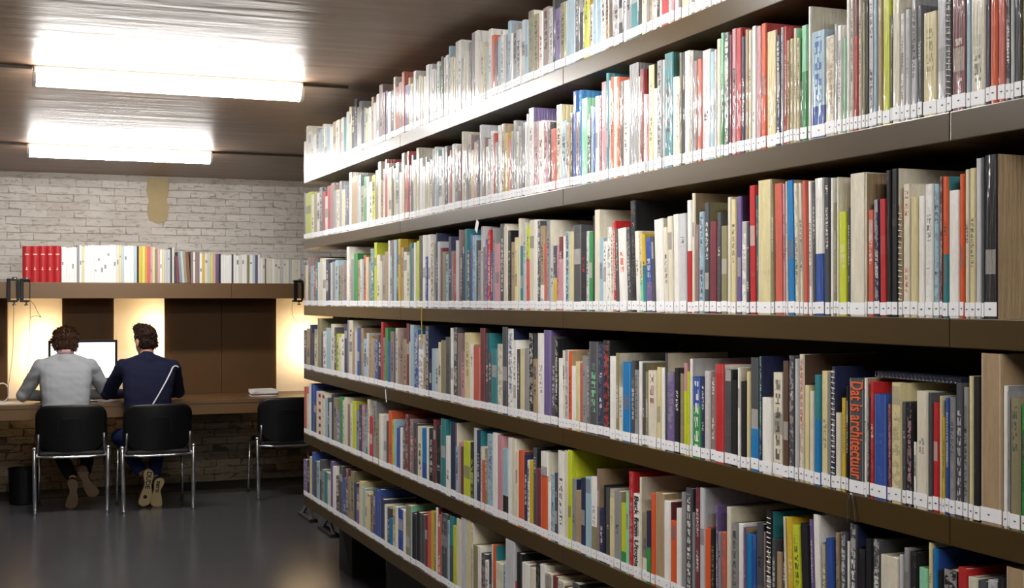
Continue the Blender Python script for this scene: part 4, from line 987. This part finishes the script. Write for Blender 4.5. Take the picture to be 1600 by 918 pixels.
def person(name_loc, rz, P):
    t = empty('person', name_loc, rz); tag(t, P['label'], 'person')
    hd = Vector(P['head']); hr = Matrix.Rotation(P['yaw'], 3, 'Z') @ Matrix.Rotation(P['nod'], 3, 'X')
    def H(x, y, z): return hd + hr @ Vector((x, y, z))
    def body(bm):
        # head facing +y: skull, jaw, nose, lips, brow, ears
        ball(bm, H(0, -.012, .03), (.074, .092, .088), 20, rot=hr); ball(bm, H(0, .022, -.03), (.058, .066, .078), 18, rot=hr)
        ball(bm, H(0, .092, -.012), (.013, .018, .026), 10, rot=hr); ball(bm, H(0, .083, -.052), (.024, .010, .009), 10, rot=hr)
        ball(bm, H(0, .078, .028), (.045, .012, .010), 10, rot=hr); ball(bm, H(0, .068, -.088), (.022, .018, .016), 10, rot=hr)
        for s in (-1, 1):
            ball(bm, H(s*.078, -.008, -.012), (.010, .020, .032), 12, rot=hr)
        nk = Vector(P['neck']); limb(bm, [nk, H(0, -.02, -.06)], [.054, .05])
        torso(bm, [(x, y, z, a*.86, b*.84) for x, y, z, a, b in P['torso']])
        for s, A, L_ in ((-1, P['armL'], P['legL']), (1, P['armR'], P['legR'])):
            sh_, el, wr, dd = A; limb(bm, [sh_, Vector(sh_).lerp(Vector(el), .5), el, wr], [.045, .04, .033, .025]); hand(bm, wr, dd, s)
            hp, kn, an = L_; limb(bm, [hp, kn, an], [.07, .05, .036])
    b = blob('body', body, M['skin'], t, voxel=.0065, sm=3)
    for s in (-1, 1):
        bm = NB(); ball(bm, H(s*.03, .073, .005), .012, 10); obj('eye', bm, M['eye'], t, smooth=True)
    def sw(bm):
        torso(bm, P['torso'])
        for A in (P['armL'], P['armR']):
            sh_, el, wr, dd = A; sh_, el, wr = Vector(sh_), Vector(el), Vector(wr)
            limb(bm, [sh_, sh_.lerp(el, .5), el, el.lerp(wr, .5), wr - (wr-el)*.04], [P['sr'], .058, .053, .045, .036], 16)
        nk = Vector(P['neck']); limb(bm, [nk-Vector((0,.02,.05)), nk-Vector((0,0,.005))], [.082, .06], 16)
        for s in (-1, 1):   # trapezius
            limb(bm, [nk-Vector((s*-.02,.01,.03)), Vector((P['armL'] if s < 0 else P['armR'])[0])+Vector((0,0,-.005))], [.062, P['sr']*.94], 16)
    def folds(co):
        return .006*noise.noise(Vector((co.x*9, co.y*9, co.z*22))) + .0015*noise.noise(Vector((co.x*22+co.z*25, co.y*20, co.z*9))) + .006*max(0, noise.noise(Vector((co.x*5, co.y*5, co.z*60))))*(1 if co.z < .82 else .2)
    blob('sweater', sw, P['knit'], t, voxel=.0085, sm=5, disp=folds)
    def tr(bm):
        for hp, kn, an in (P['legL'], P['legR']):
            hp, kn, an = Vector(hp), Vector(kn), Vector(an)
            limb(bm, [hp, hp.lerp(kn, .5), kn, kn.lerp(an, .5), an+(kn-an)*.05], [.092, .082, .066, .056, .05], 14)
        ball(bm, (0, 0, .575), (.178, .125, .11), 18)
    blob('trousers', tr, P['trousers'], t, voxel=.011, sm=4, disp=lambda c: .006*noise.noise(c*16))
    # hair: cap with a lumpy surface and combed clumps
    def hairb(bm):
        for c_, r_ in P['hair']: ball(bm, H(*c_), r_, 18, rot=hr)
    hs = P['hseed']
    hc = blob('hair', hairb, P['hairm'], t, voxel=.006, sm=2, disp=lambda c: .007*noise.noise(Vector((c.x*38+hs, c.y*38, c.z*14))) + .004*noise.noise(c*75))
    bm = NB(); rh = random.Random(hs); vs = hc.data.vertices
    inv = hr.transposed()
    for k in range(P['tufts']):
        v = vs[rh.randrange(len(vs))]
        q = inv @ (v.co-hd)
        if q.y > .06 or q.z < P['zmin']: continue
        up = hr @ Vector(P['comb'](q)); d = (v.normal*.55 + up.normalized()*.9 + Vector((rh.uniform(-.35,.35), rh.uniform(-.35,.35), rh.uniform(-.3,.3)))).normalized()
        ln = rh.uniform(.014, .03)*P['tl']; b0 = v.co - v.normal*.004
        tube(bm, [b0, b0+d*ln*.6+v.normal*.002, b0+d*ln], [.0042, .0028, .0004], 4)
    o = obj('hair_tufts', bm, P['hairm'], hc); o['kind'] = 'stuff'
    return t
V = lambda *a: Vector(a)
# --- person in grey
P1o = (uat(103.5, 10.25), 10.28, 0)
hz = 1.252
p1 = dict(label='person in grey sweater with tousled brown hair, seated before the glowing computer screen',
    head=(0.0, .24, hz), yaw=.06, nod=-.22, neck=(0, .17, 1.165),
    torso=[(0, -.01, .52, .15, .10), (0, .0, .60, .175, .115), (0, .02, .72, .168, .112), (0, .05, .85, .178, .118), (0, .09, .97, .192, .12), (0, .125, 1.06, .19, .108), (0, .15, 1.115, .16, .085), (0, .165, 1.15, .09, .06)],
    armL=(V(-.178, .145, 1.085), V(-.305, .22, .868), V(-.13, .42, .845), (.5, .8, 0)), armR=(V(.178, .145, 1.085), V(.305, .22, .868), V(.14, .44, .845), (-.3, .8, 0)), sr=.066,
    legL=(V(-.09, .02, .54), V(-.10, .43, .50), V(.045, .17, .235)), legR=(V(.09, .02, .54), V(.17, .43, .50), V(.15, .19, .27)),
    knit=M['knit_grey'], trousers=M['jeans_dark'], hairm=M['hair_a'], hseed=11, tufts=620, zmin=-.085, tl=1.15,
    hair=[((0, -.02, .045), (.092, .10, .09)), ((0, -.05, -.01), (.086, .066, .078)), ((0, -.045, -.05), (.066, .05, .045)), ((-.05, .0, .04), (.045, .07, .06)), ((.052, 0, .04), (.045, .07, .06)), ((.02, .0, .095), (.06, .07, .04))],
    comb=lambda q: (q.x*6, -.3 if q.z > .06 else 0, -.6 if q.z < .07 else .1))
g = person(P1o, -.02, p1)
bm = NB(); nk = V(0, .165, 1.17)
skin_rings(bm, [ring(bm, nk+V(0,0,.0), (0, .35, 1), .066, .062, n=24), ring(bm, nk+V(0,.008,.03), (0, .35, 1), .060, .057, n=24), ring(bm, nk+V(0,.008,.031), (0, .35, 1), .050, .047, n=24)]); obj('shirt_collar', bm, M['collar'], g, smooth=True)
a = on_v(112, 771.5, 10.33); shoe(g, a - Vector(P1o), .06, .12, .235, -1, M['sole_dark'])
a = on_v(137, 752, 10.36); shoe(g, a - Vector(P1o), -.42, .05, .265, 1, M['sole_dark'])
# --- person in navy
P2o = (uat(232.5, 10.12), 10.15, 0)
p2 = dict(label='person in navy sweater with white cord across the back, head turned to the screen',
    head=(.0, .22, 1.275), yaw=.5, nod=-.12, neck=(.01, .15, 1.155),
    torso=[(0, -.01, .52, .15, .10), (0, .0, .60, .17, .115), (0, .01, .72, .168, .112), (.0, .03, .85, .178, .118), (.01, .07, .97, .195, .12), (.015, .105, 1.06, .2, .106), (.01, .13, 1.11, .17, .085), (.01, .15, 1.145, .085, .06)],
    armL=(V(-.172, .13, 1.08), V(-.272, .30, .868), V(-.12, .56, .845), (-.2, .9, 0)), armR=(V(.198, .13, 1.07), V(.268, .30, .868), V(.12, .56, .845), (-.4, .8, 0)), sr=.066,
    legL=(V(-.09, .02, .54), V(-.17, .46, .51), V(-.03, .22, .26)), legR=(V(.09, .02, .54), V(.13, .46, .50), V(.075, .2, .23)),
    knit=M['knit_navy'], trousers=M['jeans_blue'], hairm=M['hair_b'], hseed=29, tufts=560, zmin=-.06, tl=.8,
    hair=[((0, -.02, .045), (.081, .096, .082)), ((0, -.045, -.012), (.078, .064, .07)), ((0, -.04, -.05), (.06, .05, .035)), ((-.005, .03, .105), (.055, .07, .036)), ((0, .06, .115), (.04, .035, .034))],
    comb=lambda q: (q.x*2, .8 if q.z > .06 else 0, .35 if q.z > .06 else -.6))
g2 = person(P2o, .02, p2)
a = on_v(229, 761.5, 10.2); shoe(g2, a - Vector(P2o), .13, .06, .295, -1, M['sole'], 'DUDE')
a = on_v(247.5, 769.5, 10.22); shoe(g2, a - Vector(P2o), .12, .10, .235, 1, M['sole'], 'zero')
# white cord over the right shoulder and down the back, laid just off the sweater
swo = [c for c in g2.children if c.name.startswith('sweater')][0]
bpy.context.view_layer.update()
from mathutils.bvhtree import BVHTree
bv = BVHTree.FromPolygons([v.co for v in swo.data.vertices], [list(p.vertices) for p in swo.data.polygons])
line = [(-.005, .765), (.03, .82), (.075, .89), (.125, .97), (.165, 1.035), (.19, 1.075), (.215, 1.085), (.235, 1.075)]
P = []
for x, z in smoothcurve([(x, 0, z) for x, z in line], 4) and [(q.x, q.z) for q in smoothcurve([(x, 0, z) for x, z in line], 4)]:
    h = bv.ray_cast(Vector((x, -.6, z)), Vector((0, 1, 0)))
    if h[0]: P.append(h[0] + Vector((0, -.005, 0)))
bm = NB(); tube(bm, P, .0055, 6); obj('white_cord', bm, M['strap'], g2)
